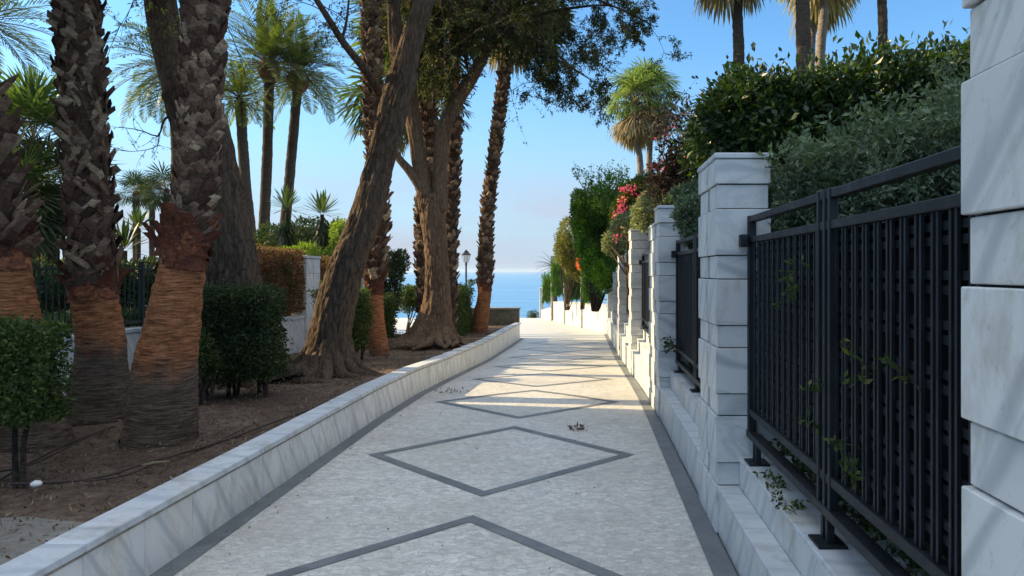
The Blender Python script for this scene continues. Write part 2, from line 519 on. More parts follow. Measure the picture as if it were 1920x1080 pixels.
M['fan'] = leafmat('fan_palm_leaf', [(0, (.035, .06, .022)), (.6, (.07, .11, .035)), (1, (.13, .17, .06))], .35, .45, .35)
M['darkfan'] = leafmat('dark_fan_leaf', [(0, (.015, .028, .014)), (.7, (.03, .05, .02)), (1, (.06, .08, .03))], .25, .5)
M['straw'] = leafmat('dead_palm_leaf', [(0, (.13, .10, .06)), (.5, (.27, .21, .13)), (1, (.44, .36, .24))], .3, .8, .1)
M['agave'] = leafmat('spiky_leaf', [(0, (.05, .085, .04)), (1, (.12, .17, .08))], .2, .45)
M['litter'] = leafmat('dry_leaf_litter', [(0, (.07, .045, .03)), (.5, (.16, .10, .06)), (1, (.33, .25, .16))], .1, .9, .1)

def bark(name, lo, hi, sc_=(9, 9, 1.6), strength=1.0):
    t = NT(name, .92, .12)
    v = t.map(sc_)
    n1 = t.noise(v, 1.6, 8, .68, .6); n2 = t.voro(t.map((sc_[0]*.9, sc_[1]*.9, sc_[2]*1.1)), 1.2, 'DISTANCE_TO_EDGE', 'Distance')
    big = t.noise(t.co, 1.1, 4, .6)
    c = t.ramp(n1, [(.32, lo), (.68, hi)])
    c = t.mix(t.ramp(n2, [(0, .75), (.12, 0)]), c, tuple(k*.45 for k in lo))
    c = t.mix(t.math('MULTIPLY', t.ramp(big, [(.4, 0), (.7, 1)]), .35), c, tuple(k*1.15 for k in hi))
    t.col(c)
    b = t.bump(n1, .8*strength, .03)
    t.bump(n2, .7*strength, .04, b); return t.m
M['bark'] = bark('furrowed_grey_brown_bark', (.05, .034, .024), (.150, .105, .072), (17, 17, 3.4), .8)
M['bark_warm'] = bark('furrowed_warm_brown_bark', (.075, .046, .03), (.21, .142, .092), (17, 17, 3.4), .8)
M['twig'] = bark('twig_bark', (.035, .026, .020), (.085, .062, .045), (12, 12, 12), .3)
M['palmtall'] = bark('ringed_grey_palm_trunk', (.045, .035, .028), (.12, .093, .07), (3, 3, 26), .8)
M['palmpale'] = bark('pale_grey_palm_trunk', (.17, .145, .12), (.30, .26, .22), (3, 3, 24), .6)

def palm_base(name, zt, zb, orange=(.33, .128, .052)):
    """shaved palm trunk: fibrous rings, fox orange above, grey and worn below zt"""
    t = NT(name, .9, .12)
    wv = t.n.new('ShaderNodeVectorMath'); wv.operation = 'ADD'
    jz = t.n.new('ShaderNodeCombineXYZ'); t.l.new(t.math('MULTIPLY', t.noise(t.co, 4, 3, .6), .05), jz.inputs[2])
    t.l.new(t.co, wv.inputs[0]); t.l.new(jz.outputs[0], wv.inputs[1])
    ring = t.noise(t.map((5, 5, 46), src=wv.outputs[0]), 1.5, 8, .74, .12)
    ver = t.noise(t.map((34, 34, 9)), 1.0, 6, .75)
    up = t.ramp(ring, [(.36, tuple(k*.30 for k in orange)), (.5, orange), (.66, tuple(min(1, k*1.6+.03) for k in orange))])
    lo = t.ramp(ring, [(.36, (.045, .032, .023)), (.52, (.135, .098, .07)), (.68, (.23, .175, .125))])
    z = t.z()[2]
    wob = t.noise(t.map((3, 3, 1)), 1.3, 4, .6)
    zz = t.math('ADD', z, t.math('MULTIPLY', t.math('SUBTRACT', wob, .5), .5))
    mr = t.n.new('ShaderNodeMapRange'); mr.inputs[1].default_value = zb; mr.inputs[2].default_value = zt
    t.l.new(zz, mr.inputs[0])
    c = t.mix(mr.outputs[0], lo, up)
    c = t.mix(t.ramp(ver, [(.5, 0), (.7, .45)]), c, (.07, .045, .03))
    t.col(c)
    b = t.bump(ring, .9, .025); t.bump(ver, .4, .01, b); return t.m

def bootmat(name, stops):
    t = NT(name, .9, .12)
    c = t.ramp(t.island(), stops)
    n = t.noise(t.map((14, 14, 30)), 1.5, 6, .7)
    c = t.mix(t.ramp(n, [(.4, .65), (.65, 0)]), c, (.035, .024, .018))
    n2 = t.noise(t.co, 45, 4, .7)
    c = t.mix(t.ramp(n2, [(.55, 0), (.75, .4)]), c, (.33, .26, .19))
    t.col(c); t.bump(n, .8, .012); return t.m
M['boot'] = bootmat('leaf_base_stubs', [(0, (.055, .026, .015)), (.5, (.17, .096, .06)), (.8, (.32, .205, .135)), (1, (.58, .42, .26))])
M['boot_red'] = bootmat('red_papery_leaf_sheath', [(0, (.09, .026, .014)), (.6, (.19, .055, .026)), (1, (.33, .11, .05))])
M['fibre'] = bootmat('trunk_fibre', [(0, (.06, .038, .026)), (1, (.09, .058, .04))])

# ------------------------------------------------------------------ foliage makers
def unit(a):
    return a / np.maximum(np.linalg.norm(a, axis=1, keepdims=True), 1e-9)

def leaves(mb, P, size, aspect=.45, bias=(0, 0, .25), spread=1.0, D=None, var=.35):
    """folded pointed leaves at the points P"""
    n = len(P)
    if n == 0: return
    u = rng.normal(size=(n, 3)) * spread + np.array(bias)
    if D is not None: u = u*.7 + D
    u = unit(u)
    w = unit(np.cross(u, rng.normal(size=(n, 3))))
    nn = np.cross(u, w)
    s = (size * (1 + var * rng.uniform(-1, 1, n)))[:, None]
    a = P; b = P + u*s*.5 + w*s*aspect*.5 + nn*s*.08; c = P + u*s; d = P + u*s*.5 - w*s*aspect*.5 + nn*s*.08
    V = np.stack([a, b, c, d], 1).reshape(-1, 3)
    mb.add(V, np.arange(4*n).reshape(n, 4))

def noise_arr(P, scale, seed=0.0):
    o = Vector((seed, seed*1.3, seed*.7))
    return np.array([noise.noise(Vector(p)*scale + o) for p in P])

def hedge_pts(x0, x1, y0, y1, z0, z1, n, depth=.12, lump=.05, sc_=2.0, seed=1.0):
    """points through the outer layer of a clipped block"""
    c = np.array([(x0+x1)/2, (y0+y1)/2, (z0+z1)/2]); h = np.array([(x1-x0)/2, (y1-y0)/2, (z1-z0)/2])
    area = np.array([h[1]*h[2], h[1]*h[2], h[0]*h[2], h[0]*h[2], h[0]*h[1], h[0]*h[1]*.4])
    f = rng.choice(6, n, p=area/area.sum())
    q = rng.uniform(-1, 1, (n, 3)); ax = f // 2; sg = np.where(f % 2 == 0, -1.0, 1.0)
    sg = np.where(f == 4, 1.0, np.where(f == 5, -1.0, sg))
    q[np.arange(n), ax] = sg
    # round the corners
    r = np.maximum(np.linalg.norm(np.maximum(np.abs(q) - .9, 0), axis=1) - .1, 0)
    P = c + q*h*(1 - .25*r[:, None])
    dirn = np.zeros((n, 3)); dirn[np.arange(n), ax] = sg
    l = noise_arr(P, sc_, seed) * lump * 1.6
    P = P + dirn * (l - rng.exponential(depth*.45, n) + rng.exponential(lump*.3, n))[:, None]
    return P, dirn

def lumpy(mb, c, r, seed=0, nu=14, nv=20, amp=.18):
    V = []
    for i in range(nu):
        th = PI * (i + .02) / (nu - .96)
        for j in range(nv + 1):
            ph = 2*PI*(j % nv)/nv
            d = Vector((math.sin(th)*math.cos(ph), math.sin(th)*math.sin(ph), math.cos(th)))
            k = 1 + amp*noise.noise(d*2 + Vector((seed, seed, 0)))
            V.append((c[0]+d.x*r[0]*k, c[1]+d.y*r[1]*k, c[2]+d.z*r[2]*k))
    mb.grid(np.array(V), nu, nv+1)

def blob_pts(c, r, n, seed=0.0, lo=.62, amp=.30, sc_=1.6):
    d = unit(rng.normal(size=(n, 3)))
    k = 1 + amp*noise_arr(d, sc_, seed) + amp*.6*noise_arr(d, sc_*3, seed+5)
    rad = k * (lo + (1-lo)*rng.uniform(0, 1, n)**.5)
    return np.array(c) + d*np.array(r)*rad[:, None], d

def stems(mb, base, tips, r=.02):
    for t in tips:
        b = Vector(base) + Vector((random.uniform(-.1, .1), random.uniform(-.1, .1), 0))
        m = b.lerp(Vector(t), .5) + Vector((random.uniform(-.08, .08), random.uniform(-.08, .08), .05))
        mb.tube([b, m, t], [r, r*.7, r*.35], 5)

def clipped_hedge(label, x0, x1, y0, y1, z0, z1, n, size, mat, ground, group=None, stems_n=5, name='clipped_hedge', lump=.05, cat='hedge', core=.80, depth=.12, aspect=.5):
    t = thing(name, ((x0+x1)/2, (y0+y1)/2, ground), label, cat, group)
    P, d = hedge_pts(x0, x1, y0, y1, z0, z1, n, depth, lump, 2.5, x0*3.1+y0)
    mb = MB(); leaves(mb, P, size, aspect, D=d*.5)
    cx, cy, cz = (x0+x1)/2, (y0+y1)/2, (z0+z1)/2
    k = core
    P2 = np.stack([rng.uniform(x0, x1, n//5), rng.uniform(y0, y1, n//5), rng.uniform(z0, z1, n//5)], 1)
    leaves(mb, P2, size*1.4, .6)
    lz = z1 - .10
    mb.bevbox(cx-(x1-x0)/2*k+.02, cx+(x1-x0)/2*k-.02, cy-(y1-y0)/2*k, cy+(y1-y0)/2*k, z0+.14, lz-.02, .05)
    mb.build('foliage', mat, t)
    sm = MB()
    for i in range(stems_n):
        x = x0 + (x1-x0)*(i+.5)/stems_n + random.uniform(-.05, .05); y = cy + random.uniform(-.3, .3)*(y1-y0)
        for q in range(2):
            sm.tube([(x+random.uniform(-.03, .03), y, ground-.05), (x+random.uniform(-.05, .05), y+.02, (ground+z0)/2+.05), (x+random.uniform(-.14, .14), y+random.uniform(-.1, .1), z0+.28)], [.022, .017, .010], 6)
    sm.build('stems', M['twig'], t)
    return t

def shrub(name, label, cat, blobs, n, size, mat, base, aspect=.45, group=None, stem=True, core=.55, bias=(0, 0, .3), lo=.62, extra=None, amp=.3):
    t = thing(name, base, label, cat, group)
    mb = MB(); tips = []
    vol = np.array([b[1][0]*b[1][1]+b[1][0]*b[1][2]+b[1][1]*b[1][2] for b in blobs])
    for i, (c, r) in enumerate(blobs):
        m = int(n*vol[i]/vol.sum())
        P, d = blob_pts(c, r, m, i*3.3+c[0], lo, amp)
        leaves(mb, P, size, aspect, bias, D=d*.6)
        if core: lumpy(mb, c, [k*core for k in r], i+1.0)
        for q in range(4):
            v = unit(rng.normal(size=(1, 3)))[0]
            tips.append(tuple(np.array(c)+v*np.array(r)*.7))
    mb.build('foliage', mat, t)
    if stem:
        sm = MB(); stems(sm, base, tips, .025); sm.build('stems', M['twig'], t)
    if extra:
        for (nm, em, ebl, en, es, ea) in extra:
            e = MB()
            for i, (c, r) in enumerate(ebl):
                P, d = blob_pts(c, r, en//len(ebl), i*1.7, .3)
                leaves(e, P, es, ea)
            tag(e.build(nm, em, t), kind='stuff')
    return t

def strip(mb, P0, d, side, L, w, droop, k=3, nrm=None):
    """narrow pointed blade bending down"""
    pts = []; p = Vector(P0); dd = Vector(d).normalized()
    V = [tuple(p)]; step = L/k
    for i in range(k):
        p = p + dd*step
        dd = (dd + Vector((0, 0, -droop/k))).normalized()
        if i < k-1:
            ww = w*(.5 if i == 0 and k > 2 else 1)*.5
            V += [tuple(p + side*ww), tuple(p - side*ww)]
        else: V.append(tuple(p))
    Fs = [(0, 1, 2)]
    for i in range(k-2):
        a = 1+2*i; Fs.append((a, a+2, a+3, a+1))
    a = 1+2*(k-2); Fs.append((a, a+2, a+1))
    mb.add(V, Fs)

def fan_leaf(mb, pet, origin, d, petl, L, seg=22, droop=.5, spread=115, pr=.012, wf=.62):
    """palmate leaf on its stalk"""
    d = Vector(d).normalized(); o = Vector(origin)
    dn = (d + Vector((0, 0, -.25*petl))).normalized()
    hub = o + (d+dn)*.5*petl
    pet.tube([o, o + d*petl*.5, hub], [pr*1.4, pr, pr*.8], 4, False)
    side = dn.cross(Vector((0, 0, 1)))
    if side.length < .05: side = Vector((1, 0, 0))
    side.normalize(); up = side.cross(dn).normalized()
    tw = random.uniform(-.5, .5); side, up = (side*math.cos(tw) + up*math.sin(tw)), (up*math.cos(tw) - side*math.sin(tw))
    for i in range(seg):
        a = R(-spread + 2*spread*(i+.5)/seg + random.uniform(-2, 2))
        q = (dn*math.cos(a) + side*math.sin(a) + up*.14*math.cos(i*PI)).normalized()
        l = L*(.72+.28*math.cos(a*.6))*random.uniform(.9, 1.05)
        sw = (-dn*math.sin(a) + side*math.cos(a)).normalized()
        strip(mb, hub, q, sw, l, 2.1*l*R(spread)/seg*wf, droop*random.uniform(.7, 1.3), 4)

def feather_frond(mb, rach, origin, d, L, curl=1.2, n=34, ll=.42, w=.022, vee=.5):
    d = Vector(d).normalized(); p = Vector(origin); pts = [p.copy()]; ds = [d.copy()]
    K = 12
    for i in range(K):
        p = p + d*(L/K); d = (d + Vector((0, 0, -curl/K*(.4+1.2*i/K)))).normalized()
        pts.append(p.copy()); ds.append(d.copy())
    rach.tube(pts, [.022*(1-i/(K+2)) for i in range(K+1)], 4, False)
    for i in range(n):
        f = .14 + .86*(i+.5)/n; k = f*K; a = int(k); fr = k-a
        if a >= K: a = K-1; fr = 1
        q = pts[a].lerp(pts[a+1], fr); t = ds[a]
        s = t.cross(Vector((0, 0, 1)))
        if s.length < .05: s = Vector((1, 0, 0))
        s.normalize(); u = s.cross(t)
        l = ll*(math.sin(PI*min(1, f*.9+.12))**.6)*random.uniform(.85, 1.1)
        for sg in (-1, 1):
            dd = (s*sg*.8 + t*.65 + u*vee*random.uniform(.3, 1)).normalized()
            strip(mb, q, dd, t, l, w*1.6, .55, 3)

def dirs_crown(n, el0, el1):
    """directions spiralling round the crown, from upright to hanging"""
    out = []
    for i in range(n):
        f = (i+.5)/n; el = R(el0 + (el1-el0)*f + random.uniform(-6, 6)); az = i*2.39996 + random.uniform(-.2, .2)
        out.append(Vector((math.cos(az)*math.cos(el), math.sin(az)*math.cos(el), math.sin(el))))
    return out

def fan_crown(t, c, n, petl, L, mat, el=(80, -25), droop=.5, seg=20, dead=0, dead_el=(-35, -80), deadL=None, petr=.012, wf=.62):
    mb = MB(); pt = MB()
    for d in dirs_crown(n, *el): fan_leaf(mb, pt, c, d, petl*random.uniform(.8, 1.15), L*random.uniform(.85, 1.1), seg, droop, pr=petr, wf=wf)
    cr = mb.build('crown', mat, t); pt.build('leaf_stalks', M['boot'], cr)
    if dead:
        db = MB(); dp = MB()
        for d in dirs_crown(dead, *dead_el):
            fan_leaf(db, dp, (c[0], c[1], c[2]-.15-random.uniform(0, .35)), d, petl*random.uniform(.5, .9), (deadL or L)*random.uniform(.8, 1.1), seg, 2.2, 95, petr, .42)
        dd = db.build('dead_leaf_skirt', M['straw'], t); dp.build('leaf_stalks', M['boot'], dd)

def feather_crown(t, c, n, L, mat, el=(80, -30), curl=1.2, nl=30, ll=.4, w=.02):
    mb = MB(); rc = MB()
    for d in dirs_crown(n, *el): feather_frond(mb, rc, c, d, L*random.uniform(.85, 1.1), curl*random.uniform(.8, 1.3), nl, ll, w)
    cr = mb.build('crown', mat, t); rc.build('frond_ribs', M['boot'], cr)

def spl(pts, n):
    """smooth curve (Catmull-Rom) of (Vector, radius) control points"""
    P = [(Vector(p), r) for p, r in pts]; P = [P[0]] + P + [P[-1]]
    out = []; m = len(P)-3
    for i in range(n+1):
        u = i/n*m; k = min(int(u), m-1); f = u-k
        p0, p1, p2, p3 = P[k:k+4]
        h = lambda a, b, c, d: .5*((2*b) + (c-a)*f + (2*a-5*b+4*c-d)*f*f + (3*b-a-3*c+d)*f*f*f)
        v = Vector([h(p0[0][j], p1[0][j], p2[0][j], p3[0][j]) for j in range(3)])
        out.append((v, h(p0[1], p1[1], p2[1], p3[1])))
    return out

def trunk_mesh(mb, ctrl, n=120, seg=72, furrow=.02, fs=(7, 1.1), lobes=0, lobe_h=.5, seed=0.0, taper_cap=True):
    """trunk or limb with real furrows; lobes gives root buttresses that die out above lobe_h"""
    S = spl(ctrl, n); V = []
    side = None; run = 0
    for i, (p, r) in enumerate(S):
        t = (S[min(i+1, n)][0] - S[max(i-1, 0)][0]).normalized()
        if i: run += (p - S[i-1][0]).length
        if side is None: side = Vector((1, 0, 0))
        side = (side - t*side.dot(t)).normalized(); up = t.cross(side)
        lb = max(0, 1-run/lobe_h)**1.6 if lobes else 0
        for k in range(seg):
            a = 2*PI*k/seg
            q = r
            if lb: q *= 1 + lb*(.35 + .55*max(0, math.cos(lobes*a + seed + .8*noise.noise(Vector((math.cos(a)*2, math.sin(a)*2, seed)))))**1.5)
            ca, sa = math.cos(a), math.sin(a)
            nv = Vector((ca*fs[0]*max(r, .08)/.3, sa*fs[0]*max(r, .08)/.3, run*fs[1])) + Vector((seed*7, 0, 0))
            w = 1 - abs(noise.noise(nv))*2.2
            w2 = noise.noise(nv*.35)*1.2
            q += -furrow*max(0, w)*1.1 + furrow*.9*w2 + furrow*.5*noise.noise(nv*2.3)
            V.append(tuple(p + (side*ca + up*sa)*q))
    Fs = [(i*seg + k, i*seg + (k+1) % seg, (i+1)*seg + (k+1) % seg, (i+1)*seg + k) for i in range(n) for k in range(seg)]
    Fs += [tuple(range(seg))[::-1], tuple(n*seg + k for k in range(seg))]
    mb.add(V, Fs)
    return S

def stub_sheath(mb, S, z0, z1, w=.10, L=.15, th=.022, out=(12, 38), per=9, row=.055, skew=22, rough=1.0):
    """cut leaf bases set in a spiral round the trunk curve S between heights z0 and z1"""
    zs = [p.z for p, r in S]
    rows = int((z1-z0)/row)
    for i in range(rows):
        for k in range(per):
            z = z0 + (i + k/per + random.uniform(-.25, .25))*row
            if z > z1: continue
            j = int(np.searchsorted(zs, z)); j = min(max(j, 1), len(S)-1)
            f = (z-zs[j-1])/max(1e-6, zs[j]-zs[j-1])
            p = S[j-1][0].lerp(S[j][0], f); r = S[j-1][1]*(1-f)+S[j][1]*f
            t = (S[j][0]-S[j-1][0]).normalized()
            a = k*2*PI/per + i*2.4 + random.uniform(-.15, .15)
            rad = Vector((math.cos(a), math.sin(a), 0)); rad = (rad - t*rad.dot(t)).normalized(); tan = t.cross(rad)
            o = R(random.uniform(*out)); sk = R(random.choice((-1, 1))*random.uniform(skew*.4, skew*1.3))
            up = (t*math.cos(sk) + tan*math.sin(sk)); sd = (tan*math.cos(sk) - t*math.sin(sk))
            ax = (up*math.cos(o) + rad*math.sin(o)).normalized(); nn = sd.cross(ax).normalized()
            if nn.dot(rad) < 0: nn = -nn
            l = L*random.uniform(.65, 1.35); ww = w*random.uniform(.75, 1.25); T = th*random.uniform(.7, 1.3)
            b = p + rad*(r-.012) - up*l*.3
            cut = random.uniform(-.25, .25)*ww
            w0, w1 = ww*.62, ww*random.uniform(.32, .5)
            e = b + ax*l
            V = [b - sd*w0, b + sd*w0, b + sd*w0*.9 + nn*T, b - sd*w0*.9 + nn*T,
                 e - sd*w1 + ax*cut, e + sd*w1 - ax*cut, e + sd*w1*.8 + nn*T*.6 - ax*cut, e - sd*w1*.8 + nn*T*.6 + ax*cut]
            m0 = b.lerp(e, .5) + nn*T*1.5*rough
            V += [m0 - sd*ww*.3, m0 + sd*ww*.3]
            mb.add([tuple(v) for v in V], [(0, 1, 5, 4), (3, 8, 9, 2), (8, 7, 6, 9), (0, 4, 7, 8, 3), (1, 2, 9, 6, 5), (4, 5, 6, 7), (0, 3, 2, 1)])

def flaps(mb, p, r, n, L, w, el=(-20, 50), t=None):
    """curling papery sheaths round a trunk"""
    for i in range(n):
        a = i*2*PI/n*1.62 + random.uniform(-.3, .3); rad = Vector((math.cos(a), math.sin(a), 0)); tan = Vector((-math.sin(a), math.cos(a), 0))
        e = R(random.uniform(*el)); d = rad*math.cos(e) + Vector((0, 0, math.sin(e)))
        b = Vector(p) + rad*r*.92 + Vector((0, 0, random.uniform(-.08, .10)))
        l = L*random.uniform(.6, 1.2); ww = w*random.uniform(.7, 1.2); V = []
        sk = tan*random.uniform(-.5, .5)
        up = Vector((0, 0, 1))
        for j in range(7):
            f = j/6; c = b + up*(l*.55*f) + (d+sk)*(l*.7*f*f) - up*(.25*l*f**3)
            for k in range(5):
                g = (k-2)/2
                V.append(tuple(c + tan*g*ww*(1-.75*f) - rad*(g*g)*ww*.28))
        mb.grid(np.array(V), 7, 5)

def twigs(br, lf, base, d, L, depth, size, per, droop=.35, r=None, aspect=.3, sub=3):
    """recursive fine branching with leaves along the last shoots"""
    r = r or .003 + L*.005
    p = Vector(base); d = Vector(d).normalized(); pts = [p.copy()]; K = 5
    for i in range(K):
        d = (d + Vector((random.uniform(-.22, .22), random.uniform(-.22, .22), random.uniform(-.18, .18) - droop/K))).normalized()
        p = p + d*L/K; pts.append(p.copy())
    br.tube(pts, [r*(1-.14*i) for i in range(K+1)], 4 if depth else 3, False)
    if depth > 0:
        for s in range(sub):
            f = random.uniform(.3, 1); k = f*K; a = min(int(k), K-1); q = pts[a].lerp(pts[a+1], k-a)
            t = (pts[a+1]-pts[a]).normalized()
            v = (t*.7 + Vector(rng.normal(size=3))*.55).normalized()
            twigs(br, lf, q, v, L*random.uniform(.5, .75), depth-1, size, per, droop*1.15, r*.6, aspect, sub)
    if depth <= 1:
        n = int(per*(1 if depth == 0 else .5)); fs = rng.uniform(.1, 1, n)*K
        ia = np.minimum(fs.astype(int), K-1); fr = (fs-ia)[:, None]
        A = np.array([tuple(q) for q in pts]); P = A[ia]*(1-fr) + A[ia+1]*fr
        T = unit(A[ia+1]-A[ia])
        leaves(lf, P + rng.normal(size=P.shape)*size*.35, size, aspect, (0, 0, -.3), 1.0, T*.5)

def limb(bm_, lf, tb, ctrl, n_tw, tL, depth, size, per, f0=.3, droop=.35, seg=14, furrow=.006, sub=3, bias=(0, 0, 0)):
    """a limb from control points (Vector, radius) carrying twigs along its outer part"""
    L = sum((Vector(ctrl[i+1][0])-Vector(ctrl[i][0])).length for i in range(len(ctrl)-1))
    S = trunk_mesh(bm_, ctrl, max(10, int(L*9)), seg, furrow, seed=ctrl[0][0][0])
    N = len(S)-1
    for i in range(n_tw):
        f = f0 + (1-f0)*(i+random.random())/n_tw; k = min(N-1, int(f*N)); q = S[k][0]; t = (S[k+1][0]-S[k][0]).normalized()
        v = (t*.6 + Vector(rng.normal(size=3))*.7 + Vector(bias)).normalized()
        twigs(tb, lf, q, v, tL*random.uniform(.6, 1.2), depth, size, per, droop, None, .3, sub)

# ================================================================== SETTING
# big ground sheet (right and left gardens, land behind the camera, down to the shore)
mb = MB()
ys = [-200, -60, -20, 0, 4, 8, 10, 12, 14, 17, 20, 23, 26, 30, 36, 42, 50, 53, 57, 62, 75]
xs = [-500, -200, -80, -40, -20, -12, -8, -5, -3, 0, 2, 5, 10, 20, 60, 200, 500]
V = []
for x in xs:
    for y in ys:
        z = gz(y) - .06
        if y > 53: z = -1.75 - (y-53)*.42
        V.append((x, y, z))
mb.grid(np.array(V), len(xs), len(ys)); struct('ground', mb, M['ground'])
mb = MB(); mb.add([(-7000, 56, -9.5), (7000, 56, -9.5), (7000, 7000, -9.5), (-7000, 7000, -9.5)], [(0, 1, 2, 3)]); struct('sea', mb, M['water'])

XL, XR = -2.29, 0.79         # edges of the walkway
def sheet(x0f, x1f, y0, y1, dz, ny, nx=2):
    V = []
    for i in range(nx+1):
        for j in range(ny+1):
            y = y0 + (y1-y0)*j/ny; a, b = x0f(y), x1f(y)
            V.append((a+(b-a)*i/nx, y, gz(y)+dz))
    m = MB(); m.grid(np.array(V)[:, :], nx+1, ny+1); return m
def bendx(y):                # the right hand wall swings left after thirty metres
    return XR if y < 29 else XR - (y-29)*(2.95/16.0)
struct('walkway', sheet(lambda y: XL, bendx, -4, 26.0, 0.0, 60), M['paving'])
struct('promenade', sheet(lambda y: -34, lambda y: bendx(y)+.05, 26.004, 52, 0.0, 40), M['promenade'])
m = sheet(lambda y: -34, lambda y: -4.62, 17.0, 26.0, 0.0, 12); struct('promenade', m, M['promenade'])
# dark bands along both edges of the walkway
struct('border_band', sheet(lambda y: XL, lambda y: XL+.125, -4, 26.0, .004, 60, 1), M['slate'])
struct('border_band', sheet(lambda y: XR-.125, lambda y: XR, -4, 29.0, .005, 60, 1), M['slate'])
# diamond inlays
cxd = -.745
def diamond(cy, hw=1.165, hh=1.22, w=.088):
    m = MB(); V = []; Fs = []
    def ring(s): return [(cxd - hw*s, cy), (cxd, cy - hh*s), (cxd + hw*s, cy), (cxd, cy + hh*s)]
    o = ring(1.0); i = ring(1 - w*1.42/hw*1.02)
    K = 6
    for k in range(4):
        a0, a1 = o[k], o[(k+1) % 4]; b0, b1 = i[k], i[(k+1) % 4]
        for j in range(K+1):
            f = j/K
            for (p, q) in ((a0, a1), (b0, b1)):
                x, y = p[0]+(q[0]-p[0])*f, p[1]+(q[1]-p[1])*f
                V.append((x, y, gz(y)+.004))
        b = k*(K+1)*2
        Fs += [(b+2*j, b+2*j+2, b+2*j+3, b+2*j+1) for j in range(K)]
    m.add(V, Fs); return m
for k in range(8):
    struct('diamond_inlay', diamond(3.67 + 2.85*k), M['slate'])

# soil bed
V = []; nx, ny = 60, 240
for i in range(nx+1):
    for j in range(ny+1):
        x = -5.55 + (-2.44+5.55)*i/nx; y = -4 + 30*j/ny
        h = soilz(y) + .05*noise.noise(Vector((x*.9, y*.9, 3))) + .018*noise.noise(Vector((x*5, y*5, 1))) + .01*noise.noise(Vector((x*17, y*17, 1)))
        if y > 17 and x < -4.6: h -= .5*min(1, (-4.6-x)/.12)
        V.append((x, y, h))
mb = MB(); mb.grid(np.array(V), nx+1, ny+1); struct('soil_bed', mb, M['soil'], True)
# garden ground left, behind the marble wall
mb = MB(); V = []
ysg = [-20, 0, 4, 8, 12, 16, 18.6, 24, 32, 44]
for f in (0, .15, .5, 1):
    for y in ysg:
        xe = min(-5.76, -.305*y); V.append((xe + (-70-xe)*f, y, .55 - max(0, y-12)*.03))
mb.grid(np.array(V), 4, len(ysg)); struct('garden_ground', mb, M['ground'])
mb = MB(); V = []
for f in (0, .3, 1):
    for y in (-20, 0, 10, 20, 29, 36, 45, 50):
        xe = bendx(y)+.75; V.append((xe + 60*f, y, .46 if y < 29 else .46-(y-29)*.035))
mb.grid(np.array(V), 3, 8); struct('garden_ground', mb, M['ground'])
# old concrete slab at the near end of the bed
mb = MB(); V = []
for i in range(13):
    for j in range(13):
        y = 1.2 + 2.75*j/12
        xr = -2.46 if y > 0 else 0
        x = -4.6 + (xr+4.6)*i/12; z = soilz(y) + .045 + .012*noise.noise(Vector((x*2, y*2, 5)))
        V.append((x, y + (.12*noise.noise(Vector((x*2.5, 0, 4))) if j == 12 else 0), z if 0 < i < 13 and j < 12 else z-.02))
mb.grid(np.array(V), 13, 13); struct('concrete_path', mb, M['concrete'])

# ================================================================== LOW WALL OF THE BED
t = thing('low_marble_wall', (XL, 12, gz(12)), 'long low white marble wall with flat coping holding the tree bed beside the walkway', 'low wall')
mb = MB(); cp = MB(); jl = MB(); y = -1.3; i = 0
while y < 25.2:
    L = .47
    ys0, ys1 = y + .0015, y + L - .0015
    def dzf(v, a=ys0): return gz(v)
    h = ktop(y+L/2) - gz(y+L/2)
    off = random.uniform(0, .003)
    mb.bevbox(XL-.13-off, XL-off, ys0, ys1, -.05, h-.045, .003, gz)
    y += L; i += 1
y = -1.3
while y < 25.2:
    L = .94
    h = ktop(y+L/2) - gz(y+L/2)
    jl.bevbox(XL-.12, XL+.003, y, y+L, h-.056, h-.0435, .001, gz)
    cp.bevbox(XL-.185, XL+.012, y+.0015, y+L-.0015, h-.043, h+random.uniform(-.002, .002), .006, gz)
    y += L
mb.build('wall_face', M['marble'], t); cp.build('coping', M['coping'], t); jl.build('mortar_line', M['mortar'], t)

# ================================================================== RIGHT HAND PILLARS, PLINTHS AND RAILINGS
LV = [2.32, 2.285, 2.13, 1.98, 1.695, 1.55, 1.267, 1.13, .85, .715, .43, .29, .0, -.14, -.42, -.56, -.84, -.98]
def stack(mb, jm, x0, x1, y0, y1, top, zb):
    """courses of alternating proud and set-back blocks"""
    sh = top - 2.32
    for k in range(1, len(LV)-1):
        a, b = LV[k+1]+sh, LV[k]+sh
        if b <= zb: break
        a = max(a, zb)
        if b - a < .01: continue
        o = 0.0 if (LV[k]-LV[k+1]) > .2 or k == 1 else .013
        r = random.uniform(0, .002)
        mb.bevbox(x0+o+r, x1-o-r, y0+o+r, y1-o-r, a+.003, b-.003, .003)
    jm.box(x0+.03, x1-.03, y0+.03, y1-.03, zb, top-.04)

def pillar(label, y0, y1, top, top2=None, x0=.785, w=.34, split=.48, mat='marble_fascia', group='marble pillars along the right side of the walkway'):
    zb = gz(y0) - .05; top2 = top2 or top
    t = thing('marble_pillar', (x0+w/2, (y0+y1)/2, gz(y0)), label, 'pillar', group)
    mb = MB(); jm = MB(); cap = MB()
    ym = y0 + (y1-y0)*split
    stack(mb, jm, x0, x0+w, y0, ym-.022, top, zb)
    stack(mb, jm, x0, x0+w, ym+.022, y1, top2, zb)
    jm.box(x0+.06, x0+w-.06, ym-.05, ym+.05, zb, min(top, top2)-.06)
    cap.bevbox(x0-.008, x0+w+.008, y0-.008, ym-.018, top-.034, top, .005)
    cap.bevbox(x0-.008, x0+w+.008, ym+.018, y1+.008, top2-.034, top2, .005)
    mb.build('block_courses', M[mat], t); jm.build('mortar_core', M['joint'], t); cap.build('capstone', M['coping'], t)
    return t

